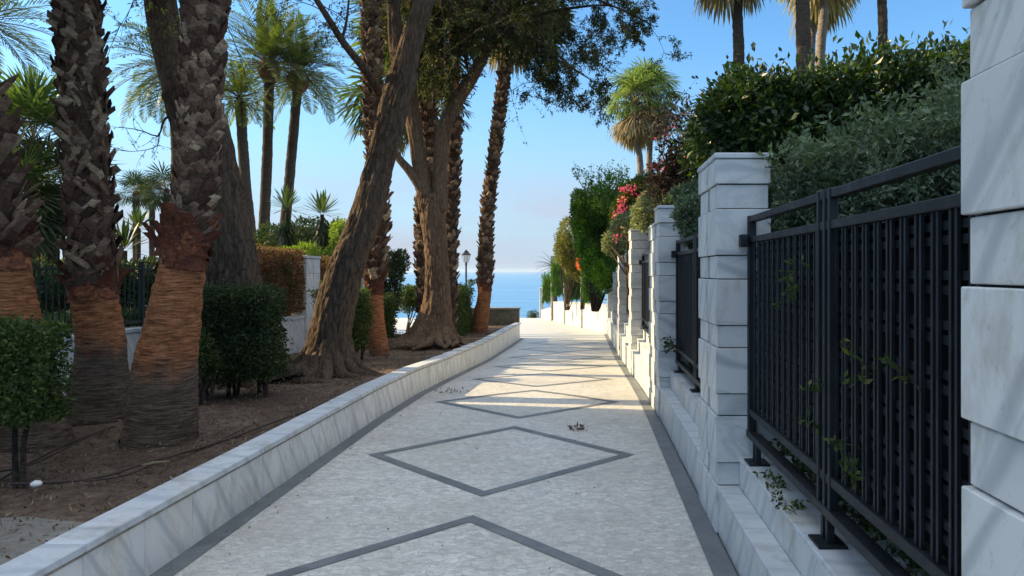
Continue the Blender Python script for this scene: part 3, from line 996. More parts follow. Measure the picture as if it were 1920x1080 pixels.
pillar('nearest white marble pillar of stepped blocks cut off by the right edge', .62, 1.58, 2.34, x0=.79, split=.45, mat='marble')
pillar('tall marble pillar of stepped blocks at the far end of the nearest black railing', 4.55, 5.25, 2.32)
pillar('marble pillar between the second and third railings with a lower rear half', 8.2, 9.45, 2.32, 2.16, split=.36)
pillar('third pillar from the camera end with sunlit edge below the silvery shrub', 13.3, 14.0, 2.34)
pillar('fourth pillar from the camera end, lower and partly under the pale shrub', 18.3, 19.0, 1.97)
pillar('marble pillar in front of the green creeper before the wall turns left', 22.6, 23.2, 1.55)
pillar('white marble pillar standing at the corner where the wall turns left', 28.0, 28.7, 1.2, mat='marble_bright')

def plinth(label, y0, y1, tiers, mat='marble_fascia', group='stepped marble plinths between the right pillars'):
    t = thing('stepped_plinth', (1.0, (y0+y1)/2, gz((y0+y1)/2)), label, 'plinth', group)
    fa = MB(); cp = MB()
    for k, (xa, z) in enumerate(tiers):
        xb = tiers[k+1][0] if k+1 < len(tiers) else 1.62
        zlow = (gz(y1)-.1) if k == 0 else tiers[k-1][1]-.02
        n = max(1, round((y1-y0)/.74)); L = (y1-y0)/n
        for i in range(n):
            r = random.uniform(0, .002)
            fa.bevbox(xa+r, xa+.05, y0+i*L+.001, y0+(i+1)*L-.001, zlow, z-.028, .002)
            cp.bevbox(xa-.006, xb-.001, y0+i*L+.001, y0+(i+1)*L-.001, z-.027+r*.3, z+r*.5, .003)
        fa.box(xa+.049, 1.60, y0+.003, y1-.003, zlow, z-.030)
    fa.build('riser', M[mat], t); cp.build('ledge', M['coping'], t)
plinth('stepped marble plinth with stained ledges under the nearest black railing', 1.585, 4.549, [(.805, .285), (.93, .47)])
plinth('stepped marble plinth under the second railing with dark band below', 5.255, 8.199, [(.805, .32), (.915, .51)])
plinth('narrow three-step marble plinth under the third railing, in sun', 9.455, 13.299, [(.805, .20), (.90, .40), (1.0, .58)])
plinth('sunlit plinth between the third and fourth pillars', 14.005, 18.299, [(.805, .10), (.90, .35), (1.0, .55)])
plinth('sunlit plinth beyond the fourth pillar, below the green creeper', 19.005, 22.599, [(.805, -.02), (.90, .22), (1.0, .42)], 'marble_bright')
plinth('sunlit plinth of the last straight stretch before the wall turns left', 23.205, 27.999, [(.805, -.15), (.90, .1), (1.0, .3)], 'marble_bright')

def railing(label, y0, y1, post_y, zb=.47, top=1.93, x=1.0, lattice=True, group='dark iron railings between the right pillars'):
    pn = 'lattice_panel' if lattice else 'slat_panel'; t = thing('iron_railing', (x, (y0+y1)/2, zb), label, 'railing', group)
    zt, zm, zl, zf = top, top-.13, .75 if zb < .6 else zb+.2, .615 if zb < .6 else zb+.1
    m = MB(); m.bevbox(x-.02, x+.03, y0, y1, zt-.035, zt, .003); m.build('top_rail', M['iron'], t)
    m = MB(); m.bevbox(x-.02, x+.03, y0, y1, zm-.03, zm+.005, .003); m.build('middle_rail', M['iron'], t)
    m = MB(); m.bevbox(x-.02, x+.03, y0, y1, zl-.02, zl+.02, .003); m.build('bottom_rail', M['iron'], t)
    m = MB(); m.bevbox(x-.03, x+.02, y0, y1, zf-.02, zf+.02, .003); m.bevbox(x+.03, x+.06, y0, y1, zf-.035, zf-.005, .003); m.build('base_rail', M['iron'], t)
    edges = [y0] + sorted(post_y) + [y1]
    for py in post_y:
        m = MB()
        for q in (-.085, -.02, .06):
            m.bevbox(x-.024, x+.012, py+q-.014, py+q+.014, zf-.02, zt+.006, .002)
        m.build('post', M['iron'], t)
    m = MB(); m.bevbox(x-.024, x+.024, y1-.045, y1-.002, zf-.02, zt+.004, .004); m.build('post', M['iron'], t)
    m = MB(); m.bevbox(x-.024, x+.024, y0+.002, y0+.04, zf-.02, zt+.004, .004); m.build('post', M['iron'], t)
    for py in [p for p in post_y] + [y1-.16]:
        m = MB()
        for q in (-.03, .03): m.box(x-.015, x+.015, py+q-.014, py+q+.014, zb+.004, zf-.022)
        m.bevbox(x-.06, x+.06, py-.075, py+.075, zb+.001, zb+.012, .002)
        m.build('foot', M['iron'], t)
    for a, b in zip(edges[:-1], edges[1:]):
        m = MB(); ya = a + .05; 
        per = .108
        n = int((b-a-.1)/per)
        for i in range(n+1):
            yy = b - .115 - i*per
            if yy < a+.02: break
            m.box(x-.005, x+.006, yy-.007, yy+.007, zl+.021, zm-.031)
            m.box(x-.005, x+.006, yy+.026, yy+.040, zl+.021, zm-.031)
        if lattice:
            z = zm - .07
            while z > zl+.05:
                for q in (0, -.042): m.box(x+.010, x+.020, a+.03, b-.03, z+q-.014, z+q+.012)
                z -= .141
        m.build(pn, M['iron'], t)
        if lattice:
            m = MB(); m.box(x+.036, x+.041, a+.02, b-.02, zl+.022, zm-.032); m.build('backing_sheet', M['black'], t)
    m = MB(); m.bevbox(x-.075, x-.026, y1-.06, y1-.001, zm-.055, zm+.02, .003); m.build('wall_bracket', M['iron'], t)
    return t
railing('nearest black iron lattice railing with triple posts on the marble plinth', 1.60, 4.545, [3.1], .47)
railing('second black iron railing, between the two pillars with cool shaded faces', 5.26, 8.19, [6.76], .51)
railing('third iron railing, thin and overhung by the silvery shrub', 9.46, 13.29, [11.4], .585, 1.9)
railing('fourth iron railing, small in the gap behind the third pillar', 14.02, 18.29, [16.2], .555, 1.85)
railing('small dark railing beneath the hanging green creeper', 19.02, 22.58, [20.8], .425, 1.3)
railing('small dark railing at the end of the straight wall beside the corner pillar', 23.22, 27.98, [25.5], .305, 1.05)

# ---- far wall after the bend
P0, P1 = Vector((XR, 29, 0)), Vector((-2.16, 45, 0))
t = thing('boundary_wall', (-.7, 37, gz(37)), 'sunlit white wall turning left toward the sea below hanging greenery', 'wall')
m = MB(); m2 = MB()
def far_pt(s, off=0):
    p = P0.lerp(P1, s); n = Vector((P1-P0)).cross(Vector((0, 0, 1))).normalized(); return p + n*off
N = 10
for i in range(N):
    a, b = far_pt(i/N), far_pt((i+1)/N); c, d = far_pt((i+1)/N, .35), far_pt(i/N, .35)
    z0 = gz(b.y)-.3; z1 = gz(a.y) + 1.05 + .02*(i % 2)
    m.hexa([(a.x,a.y,z0),(d.x,d.y,z0),(c.x,c.y,z0),(b.x,b.y,z0),(a.x,a.y,z1),(d.x,d.y,z1),(c.x,c.y,z1),(b.x,b.y,z1)])
    a, b = far_pt((i+.01)/N, -.03), far_pt((i+.99)/N, -.03); c, d = far_pt((i+.99)/N, .38), far_pt((i+.01)/N, .38)
    m2.hexa([(a.x,a.y,z1+.002),(d.x,d.y,z1+.002),(c.x,c.y,z1+.002),(b.x,b.y,z1+.002),(a.x,a.y,z1+.05),(d.x,d.y,z1+.05),(c.x,c.y,z1+.05),(b.x,b.y,z1+.05)])
m.build('wall_face', M['marble_bright'], t); m2.build('coping', M['marble_bright'], t)
def far_pillar(label, s, top, w=.34):
    p = far_pt(s, .1); t = thing('marble_pillar', (p.x, p.y, gz(p.y)), label, 'pillar', 'marble pillars of the far wall')
    m = MB(); j = MB(); c = MB(); z = gz(p.y)-.1; k = 0
    while z < top-.06:
        h = .285 if k % 2 == 0 else .14; h = min(h, top-.05-z); o = 0 if k % 2 == 0 else .02
        m.bevbox(p.x-w/2+o, p.x+w/2-o, p.y-.2+o, p.y+.2-o, z, z+h-.003, .005); z += h; k += 1
    c.bevbox(p.x-w/2-.02, p.x+w/2+.02, p.y-.22, p.y+.22, top-.048, top, .006)
    m.build('block_courses', M['marble_bright'], t); c.build('capstone', M['marble_bright'], t)
far_pillar('slim pillar on the sunlit far wall beside dark openings', .34, 1.30)
far_pillar('pale pillar on the far wall between two hanging green plants', .66, 2.08)
far_pillar('pillar on the far wall under the russet shrub, tallest of them', .97, 2.5)
# last wall stretch and end post
m = MB(); p = at(1015, 590, 49.5)
t = thing('end_post', (p.x, p.y, gz(50)), 'slim white post at the seaward end of the far wall', 'post')
m.bevbox(p.x-.12, p.x+.12, p.y-.12, p.y+.12, gz(50)-.2, at(0, 541, 49.5).z-.06, .02); m.build('shaft', M['marble_bright'], t)
m = MB(); m.bevbox(p.x-.15, p.x+.15, p.y-.15, p.y+.15, at(0, 541, 49.5).z-.058, at(0, 539, 49.5).z, .02); m.build('cap', M['marble_bright'], t)
t = thing('low_boundary_wall', (-2.5, 47, gz(47)), 'low white wall stub beyond the last tall pillar by the sea', 'wall')
m = MB(); a = P1; b = Vector((p.x, 49.3, 0))
m.hexa([(a.x,a.y,-2),(a.x+.35,a.y,-2),(b.x+.35,b.y,-2),(b.x,b.y,-2),(a.x,a.y,gz(45)+.8),(a.x+.35,a.y,gz(45)+.8),(b.x+.35,b.y,gz(49)+.55),(b.x,b.y,gz(49)+.55)])
m.build('wall_face', M['marble_bright'], t)

# ================================================================== LEFT GARDEN WALL, FENCE, PILLARS
XW = -5.55
t = thing('garden_wall', (XW, 7, .2), 'low cream marble wall behind the palms carrying the green fence', 'wall')
m = MB(); c = MB(); y = -2
while y < 18.6:
    zt = .90 - max(0, y-9)*.036; L = .8
    m.bevbox(XW-.22, XW, y+.0015, min(y+L, 18.7)-.0015, -.4, zt-.055, .003)
    c.bevbox(XW-.26, XW+.03, y+.001, min(y+L, 18.7)-.001, zt-.053, zt, .008); y += L
m.build('wall_face', M['marble'], t); c.build('coping', M['coping'], t)

def picket_fence(label, y0, y1, z0, z1):
    t = thing('picket_fence', (XW-.1, (y0+y1)/2, z0), label, 'fence')
    x = XW-.11
    for z in (z0+.06, z1-.06):
        m = MB(); m.bevbox(x-.018, x+.018, y0, y1, z-.014, z+.014, .002); m.build('rail', M['green_iron'], t)
    m = MB(); y = y0+.06
    while y < y1: m.box(x-.006, x+.006, y-.006, y+.006, z0+.01, z1); y += .095
    m.build('pickets', M['green_iron'], t)
    y = y0
    while y <= y1+.01:
        m = MB(); m.bevbox(x-.025, x+.025, y-.025, y+.025, z0-.06, z1+.04, .003); m.build('post', M['green_iron'], t); y += (y1-y0)/4
picket_fence('dark green iron fence on the cream wall behind the palms', 3.2, 11.6, .90, 1.68)

def left_pillar(label, y0, w, top, zb):
    t = thing('white_pillar', (XW-.1, y0, zb), label, 'pillar')
    m = MB(); j = MB(); z = zb
    while z < top-.05:
        h = min(.29, top-.05-z)
        m.bevbox(XW-.26, XW+.045, y0-w/2, y0-.012, z, z+h-.003, .004); m.bevbox(XW-.26, XW+.045, y0+.012, y0+w/2, z, z+h-.003, .004); z += h
    j.box(XW-.24, XW+.02, y0-.03, y0+.03, zb, top-.06)
    m.build('block_courses', M['marble'], t); j.build('mortar_core', M['joint'], t)
    c = MB(); c.bevbox(XW-.28, XW+.06, y0-w/2-.015, y0+w/2+.015, top-.048, top, .005); c.build('capstone', M['coping'], t)
left_pillar('white block pillar at the end of the red-brown hedge, left of the leaning tree', 15.05, .75, 1.90, .1)
left_pillar('white pillar glimpsed behind the leaning tree trunk', 18.6, .5, 1.70, -.1)

# ================================================================== THE HOUSE WHOSE SHADE FALLS ON THE NEAR END (left, outside the picture)
hx0, hx1, hy0, hy1, hz = -30, -16.5, -1.5, 11.75, 13.2
t = thing('apartment_house', ((hx0+hx1)/2, (hy0+hy1)/2, 0), 'cream rendered house with clay roof left of the garden', 'house')
m = MB(); m.box(hx0, hx1, hy0, hy1, -.5, hz); m.build('wall', M['plaster'], t)
m = MB(); m.hexa([(hx0-.4,hy0-.4,hz+.003),(hx1+.4,hy0-.4,hz+.003),(hx1+.3,hy1+.15,hz+.003),(hx0-.4,hy1+.15,hz+.003),(hx0+4,hy0+4,hz+1.4),(hx1-5,hy0+4,hz+1.4),(hx1-5,hy1-5,hz+1.4),(hx0+4,hy1-5,hz+1.4)])
m.build('roof', M['tiles'], t)
for fz in (1.2, 4.3, 7.4, 10.5):
    for fy in (.5, 4.2, 8):
        m = MB(); m.box(hx1+.003, hx1+.06, fy-.06, fy+1.46, fz-.06, fz+1.66); w = m.build('window', M['marble'], t)
        m = MB(); m.box(hx1+.062, hx1+.07, fy, fy+1.4, fz, fz+1.6); m.build('pane', M['window'], w)

# ================================================================== STREET LAMP
p = at(874, 531, 38); bz = gz(38); X, Y = p.x, p.y; S_ = 38/1400
t = thing('street_lamp', (X, Y, bz), 'dark classic street lamp with glass lantern standing before the sea', 'street lamp')
zt = at(0, 468, 38).z; zl = at(0, 492, 38).z
m = MB(); m.lathe([(.17, bz-.1), (.17, bz+.12), (.12, bz+.2), (.10, bz+.6), (.065, bz+.75), (.055, bz+1.4), (.07, bz+1.45), (.05, bz+1.5), (.042, zl-.15), (.07, zl-.12), (.04, zl-.06), (.09, zl)], X, Y, 14); m.build('post', M['iron'], t, True)
m = MB(); m.lathe([(.10, zl+.004), (.20, zl+.36), (.20, zl+.365)], X, Y, 6); m.build('lantern_glass', M['glass'], t)
m = MB(); m.lathe([(.24, zl+.37), (.25, zl+.40), (.14, zl+.50), (.12, zl+.56), (.04, zl+.60), (.05, zl+.64), (.01, zt)], X, Y, 6)
for k in range(6):
    a = 2*PI*k/6; m.tube([(X+.105*math.cos(a), Y+.105*math.sin(a), zl), (X+.208*math.cos(a), Y+.208*math.sin(a), zl+.37)], .012, 4)
m.build('lantern_frame', M['iron'], t)

# low stone wall at the seaward end of the bed
t = thing('low_stone_wall', (-3.3, 26.3, gz(26)), 'low olive-brown stone wall closing the seaward end of the tree bed', 'wall')
a = at(918, 577, 26); b = at(973, 577, 26)
m = MB(); m.bevbox(-4.6, b.x, 25.9, 26.3, gz(26)-.2, a.z-.07, .01); m.build('wall_face', M['stone'], t)
m = MB(); m.bevbox(-4.63, b.x+.03, 25.87, 26.33, a.z-.068, a.z, .01); m.build('coping', M['concrete'], t)
p = at(1000, 590, 51)
shrub('small_bush', 'tiny dark bush at the path end against the sea', 'bush', [((p.x, p.y, gz(51)+.12), (.45, .3, .42))], 900, .08, M['darkbox'], (p.x, p.y, gz(51)), stem=False)

# ================================================================== NEAR PALMS
def near_palm(name, label, ctrl, D, boots, basez, zt, zb, sheath, crown_n=26, stub=None, flapn=7, group=None, fs=None, leaves_el=(75, -30), L=.95, per=9, row=.06, w=.12, SL=.16):
    """ctrl: pixel x, pixel y, radius in metres at distance D"""
    pts = [(at(x, y, D), r) for x, y, r in ctrl]
    base = pts[0][0].copy(); base.z = basez
    t = thing(name, tuple(base), label, 'palm tree', group)
    m = MB(); S = trunk_mesh(m, pts, 220, 64, .010, (3, 16), 0, .5, ctrl[0][0]*.01)
    mat = palm_base('shaved_palm_trunk', zt-basez, zb-basez)
    m.build('trunk', mat, t, True)
    st = MB(); stub_sheath(st, S, boots[0], boots[1], w, SL, per=per, row=row, **(stub or {}))
    core = MB(); seg = [(p, r+.012) for p, r in S if boots[0]-.05 < p.z < boots[1]+.1]
    core.tube([p for p, r in seg], [r for p, r in seg], 24); 
    k = st.build('leaf_base_stubs', M['boot'], t); core.build('fibre_mat', M['fibre'], k)
    fl = MB()
    for z in sheath:
        j = min(range(len(S)), key=lambda i: abs(S[i][0].z-z)); flaps(fl, S[j][0], S[j][1], flapn, .30, .17, (48, 84))
    if sheath:
        cz = [(p, r+.012) for p, r in S if min(sheath)-.05 < p.z < max(sheath)+.06]
        trunk_mesh(fl, cz[::max(1, len(cz)//6)], 24, 48, .02, (6, 9), seed=3.3)
        fl.build('papery_sheath', M['boot_red'], t, True)
    top = S[-1][0]
    if crown_n: fan_crown(t, tuple(top), crown_n, 1.0, L, M['fan'], leaves_el, .5, 26, 10)
    return t, S

near_palm('fan_palm', 'thick orange-based palm trunk leaning right, centre of the three near palms by the low wall',
    [(296, 850, .31), (300, 826, .275), (311, 690, .232), (325, 600, .20), (344, 485, .163), (357, 420, .135), (371, 300, .125), (379, 150, .128), (384, 0, .13), (394, -250, .13), (400, -620, .12)], 5.87,
    (1.93, 6.2), .24, .98, .74, (1.66, 1.72, 1.78, 1.86), 24, dict(out=(6, 30), skew=34, th=.014), 8, w=.088, SL=.112, per=9, row=.047)
near_palm('fan_palm', 'second palm from the left with criss-cross leaf bases and orange lower trunk',
    [(184, 815, .32), (184, 790, .29), (189, 650, .205), (175, 545, .190), (168, 400, .16), (156, 200, .152), (145, 0, .148), (135, -200, .145), (128, -430, .15)], 6.7,
    (1.52, 5.9), .25, 1.04, .84, (1.38, 1.46), 24, dict(out=(2, 10), skew=48, th=.013), 8, w=.068, SL=.25, per=11, row=.062)
near_palm('fan_palm', 'leftmost palm, shaggy and leaning left out of the picture behind the near box hedge',
    [(62, 850, .30), (58, 825, .27), (34, 700, .235), (14, 600, .215), (-2, 480, .195), (-18, 400, .17), (-45, 260, .165), (-100, 60, .18), (-200, -250, .16), (-300, -600, .15)], 5.8,
    (1.78, 4.4), .24, 1.1, .7, (1.62, 1.7), 24, dict(out=(18, 60), rough=1.2, th=.016), 8, w=.11, SL=.18, per=9, row=.06)
near_palm('fan_palm', 'slender orange-based palm right behind the leaning tree',
    [(714, 680, .22), (712, 664, .185), (704, 600, .165), (702, 540, .16), (706, 470, .14), (712, 400, .12), (706, 300, .12), (699, 150, .12), (696, 0, .12), (690, -200, .13)], 13.6,
    (1.45, 7.9), .05, .35, 0, (1.22, 1.30, 1.38), 26, dict(out=(20, 50)), 7, w=.12, SL=.15, L=.9, per=8, row=.075)
near_palm('fan_palm', 'rough palm leaning right with orange foot at the seaward end of the bed',
    [(899, 628, .27), (899, 615, .25), (905, 575, .215), (909, 540, .20), (914, 400, .155), (932, 250, .15), (948, 120, .15), (962, 10, .14)], 21.7,
    (1.25, 9.2), -.1, -.1, -.5, (1.05, 1.15), 30, dict(out=(18, 48)), 7, w=.12, SL=.13, L=1.15, per=7, row=.085)
near_palm('fan_palm', 'rough palm trunk hidden partly by the forked tree, on its left side',
    [(803, 640, .2), (797, 540, .18), (795, 400, .18), (806, 280, .15), (796, 150, .17), (783, 40, .16)], 18.2,
    (-.3, 7.6), -.2, -1, -2, (), 26, dict(out=(20, 50)), 5, w=.12, SL=.13, L=1.1, per=7, row=.085)
near_palm('fan_palm', 'dark rough palm trunk rising straight behind the forked tree, on its right side',
    [(838, 630, .17), (842, 540, .165), (845, 400, .16), (850, 300, .15), (851, 150, .14), (852, -40, .14), (852, -200, .13)], 18.8,
    (-.3, 6.0), -.2, -1, -2, (), 24, dict(out=(20, 50)), 5, w=.12, SL=.14, L=1.1, per=6, row=.10)

# ================================================================== BARKED TREES
def tree(name, label, base, cat='tree'):
    return thing(name, base, label, cat)
def roots(bm_, base, lst, z, r=.10, D=None):
    for (ang, L) in lst:
        L *= random.uniform(.8, 1.2)
        d = Vector((math.cos(R(ang)), math.sin(R(ang)), 0)); n_ = Vector((-d.y, d.x, 0)); b = Vector(base); k1 = random.uniform(-.12, .12); k2 = random.uniform(-.25, .25)
        c = [(b + d*.10 + Vector((0, 0, .55)), r*.9), (b + d*.26 + Vector((0, 0, .24)), r*1.0), (b + d*.46 + Vector((0, 0, .05)), r*.85), (b + d*(.46+L*.4) + n_*k1 + Vector((0, 0, .0)), r*.55), (b + d*(.46+L*.75) + n_*k2 + Vector((0, 0, -.02)), r*.36), (b + d*(.46+L) + n_*k2*1.6 + Vector((0, 0, -.05)), r*.2)]
        trunk_mesh(bm_, c, 40, 18, .012, (10, 5), seed=ang)

# C: big dark tree behind the centre palm
D = 9.4; b = at(452, 713, D)
t = tree('broadleaf_tree', 'massive dark tree trunk behind the centre palm and the dark box hedge', tuple(b))
m = MB(); lf = MB(); tb = MB()
tr = [(at(462, 722, D), .46), (at(455, 690, D), .43), (at(440, 560, D), .35), (at(430, 480, D), .32), (at(402, 340, D), .31), (at(375, 240, D), .33), (at(350, 170, D), .30)]
trunk_mesh(m, tr, 180, 90, .026, (10, 3.0), 5, .9, 1.3)
roots(m, b, [(-60, .9), (-10, 1.0), (-110, .7)], .2, .13)
limb(m, lf, tb, [(at(352, 185, D), .27), (at(318, 90, D), .21), (at(300, 0, D), .19), (at(285, -120, D-.4), .15), (at(230, -300, D-.8), .08)], 16, 1.3, 2, .055, 16, .55, .4, 40, .02)
limb(m, lf, tb, [(at(360, 185, D), .25), (at(385, 80, D+.3), .2), (at(400, -40, D+.5), .17), (at(440, -200, D+1), .12), (at(520, -380, D+1.5), .05)], 18, 1.3, 2, .055, 16, .45, .4, 40, .02)
m.build('trunk', M['bark'], t, True)
# thin bare branch to the left
limb(tb, lf, tb, [(at(320, 215, D), .02), (at(306, 228, D), .014), (at(296, 255, D-.1), .010), (at(262, 244, D-.2), .007), (at(222, 238, D-.2), .004)], 9, .28, 0, .035, 7, .35, .2, 6, .001)
limb(tb, lf, tb, [(at(298, 250, D), .010), (at(293, 275, D-.1), .007), (at(250, 284, D-.1), .005), (at(215, 280, D-.1), .003)], 8, .28, 0, .035, 7, .2, .2, 6, .001)
tb.build('twigs', M['twig'], t); lf.build('crown', M['yellowleaf'], t)

# D: big leaning tree
D = 9.95; b = at(612, 703, D)
t = tree('leaning_tree', 'thick furrowed tree leaning right with spreading roots beside the low wall', tuple(b))
m = MB(); lf = MB(); tb = MB()
tr = [(at(608, 722, D), .37), (at(612, 695, D), .32), (at(622, 610, D), .265), (at(651, 500, D), .235), (at(688, 400, D), .21), (at(713, 300, D), .19), (at(737, 210, D), .20), (at(758, 130, D), .19)]
trunk_mesh(m, tr, 260, 100, .022, (10, 3.2), 6, .8, 2.1)
roots(m, b, [(-160, 1.0), (-140, 1.2), (-118, .8), (-95, .9), (-70, .6), (-45, .55), (-20, .5), (10, .4), (200, .7)], .2, .10)
limb(m, lf, tb, [(at(755, 140, D), .18), (at(776, 60, D), .15), (at(796, 0, D), .14), (at(835, -110, D+.3), .14), (at(900, -250, D+.5), .08)], 16, 1.2, 2, .055, 14, .5, .4, 60, .02)
limb(m, lf, tb, [(at(757, 140, D), .14), (at(744, 85, D+.1), .115), (at(738, 20, D+.1), .10), (at(738, -90, D), .12), (at(700, -260, D), .06)], 16, 1.2, 2, .055, 14, .5, .4, 50, .018)
m.build('trunk', M['bark'], t, True)
m2 = MB()
limb(m2, lf, tb, [(at(712, 175, D+.3), .07), (at(682, 128, D), .06), (at(645, 82, D-.2), .052), (at(612, 30, D-.4), .045), (at(575, -30, D-.6), .035)], 5, .9, 2, .05, 12, .7, .3, 14, .006)
limb(m2, lf, tb, [(at(640, 78, D-.2), .025), (at(650, 40, D-.2), .018), (at(655, -10, D-.2), .012)], 4, .6, 1, .05, 12, .4, .3, 8, .003)
m2.build('side_branch', M['bark'], t, True)
tb.build('twigs', M['twig'], t); lf.build('crown', M['acacia'], t)

# F: forked tree
D = 16.0; b = at(815, 640, D)
t = tree('forked_tree', 'stout forked tree with exposed roots in the sunlit part of the bed', tuple(b))
m = MB(); lf = MB(); tb = MB()
tr = [(at(806, 652, D), .44), (at(812, 628, D), .37), (at(820, 560, D), .285), (at(818, 470, D), .255), (at(812, 410, D), .27), (at(806, 365, D), .22)]
trunk_mesh(m, tr, 190, 100, .026, (10, 3.0), 5, 1.1, 3.7)
roots(m, b, [(-172, 1.3), (-150, 1.2), (-130, 1.0), (-108, .9), (-88, .9), (-68, .6), (-48, .45), (-25, .3), (185, 1.3), (10, .2)], 0, .13)
limb(m, lf, tb, [(at(802, 395, D), .19), (at(788, 310, D), .165), (at(774, 220, D), .16), (at(768, 150, D), .15), (at(775, 40, D+.3), .15), (at(760, -120, D+.5), .10)], 12, 1.4, 2, .07, 16, .7, .4, 50, .02)
limb(m, lf, tb, [(at(824, 395, D), .18), (at(826, 310, D), .155), (at(834, 240, D), .15), (at(860, 185, D), .14), (at(894, 130, D-.2), .125), (at(925, 60, D-.4), .11), (at(955, 0, D-.6), .11), (at(1000, -110, D-1), .07)], 14, 1.4, 2, .07, 16, .72, .4, 50, .018)
limb(m, lf, tb, [(at(800, 370, D-.1), .12), (at(772, 325, D-.1), .11), (at(748, 296, D-.1), .09), (at(735, 270, D-.1), .08)], 0, 1, 0, .05, 10, .5, .4, 20, .012)
m.build('trunk', M['bark_warm'], t, True)
m2 = MB()
for c in ([(905, 105, 0, .08), (945, 62, -.2, .06), (1000, 30, -.4, .045), (1080, 14, -.6, .03), (1150, 12, -.8, .02), (1215, 42, -.9, .010)],
          [(925, 62, 0, .07), (975, 62, -.3, .045), (1030, 92, -.5, .03), (1085, 135, -.7, .018), (1135, 165, -.8, .009)],
          [(945, 20, 0, .07), (1010, -12, -.5, .05), (1090, -10, -.8, .035), (1165, 18, -1, .018), (1228, 50, -1.1, .008)],
          [(955, 55, 0, .05), (985, 80, -.3, .03), (1010, 120, -.4, .018), (1030, 160, -.5, .009)],
          [(930, 50, 0, .06), (960, 20, .2, .045), (1010, 5, .4, .03), (1060, 50, .4, .018), (1090, 95, .4, .009)]):
    limb(m2, lf, tb, [(at(x, y, D-.4+dd), r) for x, y, dd, r in c], 16, .66, 2, .072, 36, .12, .42, 12, .004, 3)
for c in ([(850, 60, 0, .05), (870, 20, 0, .04), (900, -30, 0, .03)], [(900, 60, .3, .05), (930, 20, .4, .04), (985, 15, .6, .02)], [(800, 20, 0, .05), (790, -10, 0, .04), (740, -20, .3, .02)], [(880, 30, -.3, .05), (850, 5, -.4, .04), (800, 30, -.5, .02)], [(790, 90, 0, .05), (820, 40, 0, .04), (850, -20, .3, .03)], [(880, 140, 0, .03), (870, 100, 0, .03), (868, 95, 0, .02), (850, 100, 0, .015)]):
    limb(m2, lf, tb, [(at(x, y, D-.2+dd), r) for x, y, dd, r in c], 18, .85, 2, .08, 36, .25, .4, 12, .004)
m2.build('overhanging_branches', M['twig'], t, True)
tb.build('twigs', M['twig'], t); lf.build('crown', M['acacia'], t)

# ================================================================== BACKGROUND PALMS, LEFT
def slim_palm(name, label, foot, top, D, r, group, mat='palmtall'):
    a, b = at(foot[0], foot[1], D), at(top[0], top[1], D)
    g = a.copy(); g.z = min(a.z, .3) - .4
    t = thing(name, tuple(g), label, 'palm tree', group)
    m = MB(); mid = a.lerp(b, .5) + Vector((random.uniform(-.06, .06), 0, 0))
    trunk_mesh(m, [(g, r*1.35), (a, r*1.1), (mid, r), (b, r*.95)], 110, 28, .012, (3, 14), seed=foot[0]*.1)
    m.build('trunk', M[mat], t, True)
    return t, b
LG = 'tall slim palms in the garden on the left'
t, c = slim_palm('feather_palm', 'tall slim palm with full green crown, middle of the three behind the dark hedge', (493, 480), (505, 132), 29, .20, LG)
st = MB(); st.lathe([(.19, c.z-.50), (.36, c.z-.26), (.44, c.z+.05), (.3, c.z+.4)], c.x, c.y, 14); st.build('crownshaft', M['boot'], t)
feather_crown(t, tuple(c + Vector((0, 0, .2))), 50, 2.9, M['frond'], (85, -18), 1.1, 40, .60, .034)
t, c = slim_palm('feather_palm', 'slim palm leaning slightly right with arching crown, nearest the leaning tree', (530, 480), (559, 150), 30, .20, LG)
st = MB(); st.lathe([(.19, c.z-.55), (.38, c.z-.3), (.44, c.z+.05), (.3, c.z+.4)], c.x, c.y, 14); st.build('crownshaft', M['boot'], t)
feather_crown(t, tuple(c + Vector((0, 0, .2))), 48, 2.6, M['frond'], (82, -35), 1.3, 40, .56, .034)
t, c = slim_palm('feather_palm', 'slim palm trunk partly behind the big dark tree, leftmost of the three', (474, 485), (450, 190), 27, .19, LG)
feather_crown(t, tuple(c + Vector((0, 0, .1))), 32, 1.4, M['yellowleaf'], (85, -50), 1.4, 30, .38, .028)
t, c = slim_palm('feather_palm', 'palm with pale arching fronds seen left of the big dark tree', (335, 480), (325, 130), 26, .2, LG)
feather_crown(t, tuple(c), 50, 2.6, M['frond'], (75, -50), 1.5, 44, .52, .030)
t, c = slim_palm('feather_palm', 'palm crown whose thin fronds cross the top left corner', (-40, 480), (-30, 40), 24, .22, LG)
feather_crown(t, tuple(c), 36, 3.0, M['frond'], (60, -40), 1.0, 44, .62, .03)
t, c = slim_palm('fan_palm', 'fan palm whose leaves show on both sides of the leaning tree', (690, 560), (730, 190), 24, .15, LG)
fan_crown(t, tuple(c), 28, .95, .95, M['fan'], (80, -45), .8, 20, 8)
t, c = slim_palm('fan_palm', 'small fan palm crown showing between the forks of the tree', (848, 560), (836, 205), 22, .10, LG)
fan_crown(t, tuple(c), 16, .5, .55, M['darkfan'], (70, -50), .8, 18, 6)

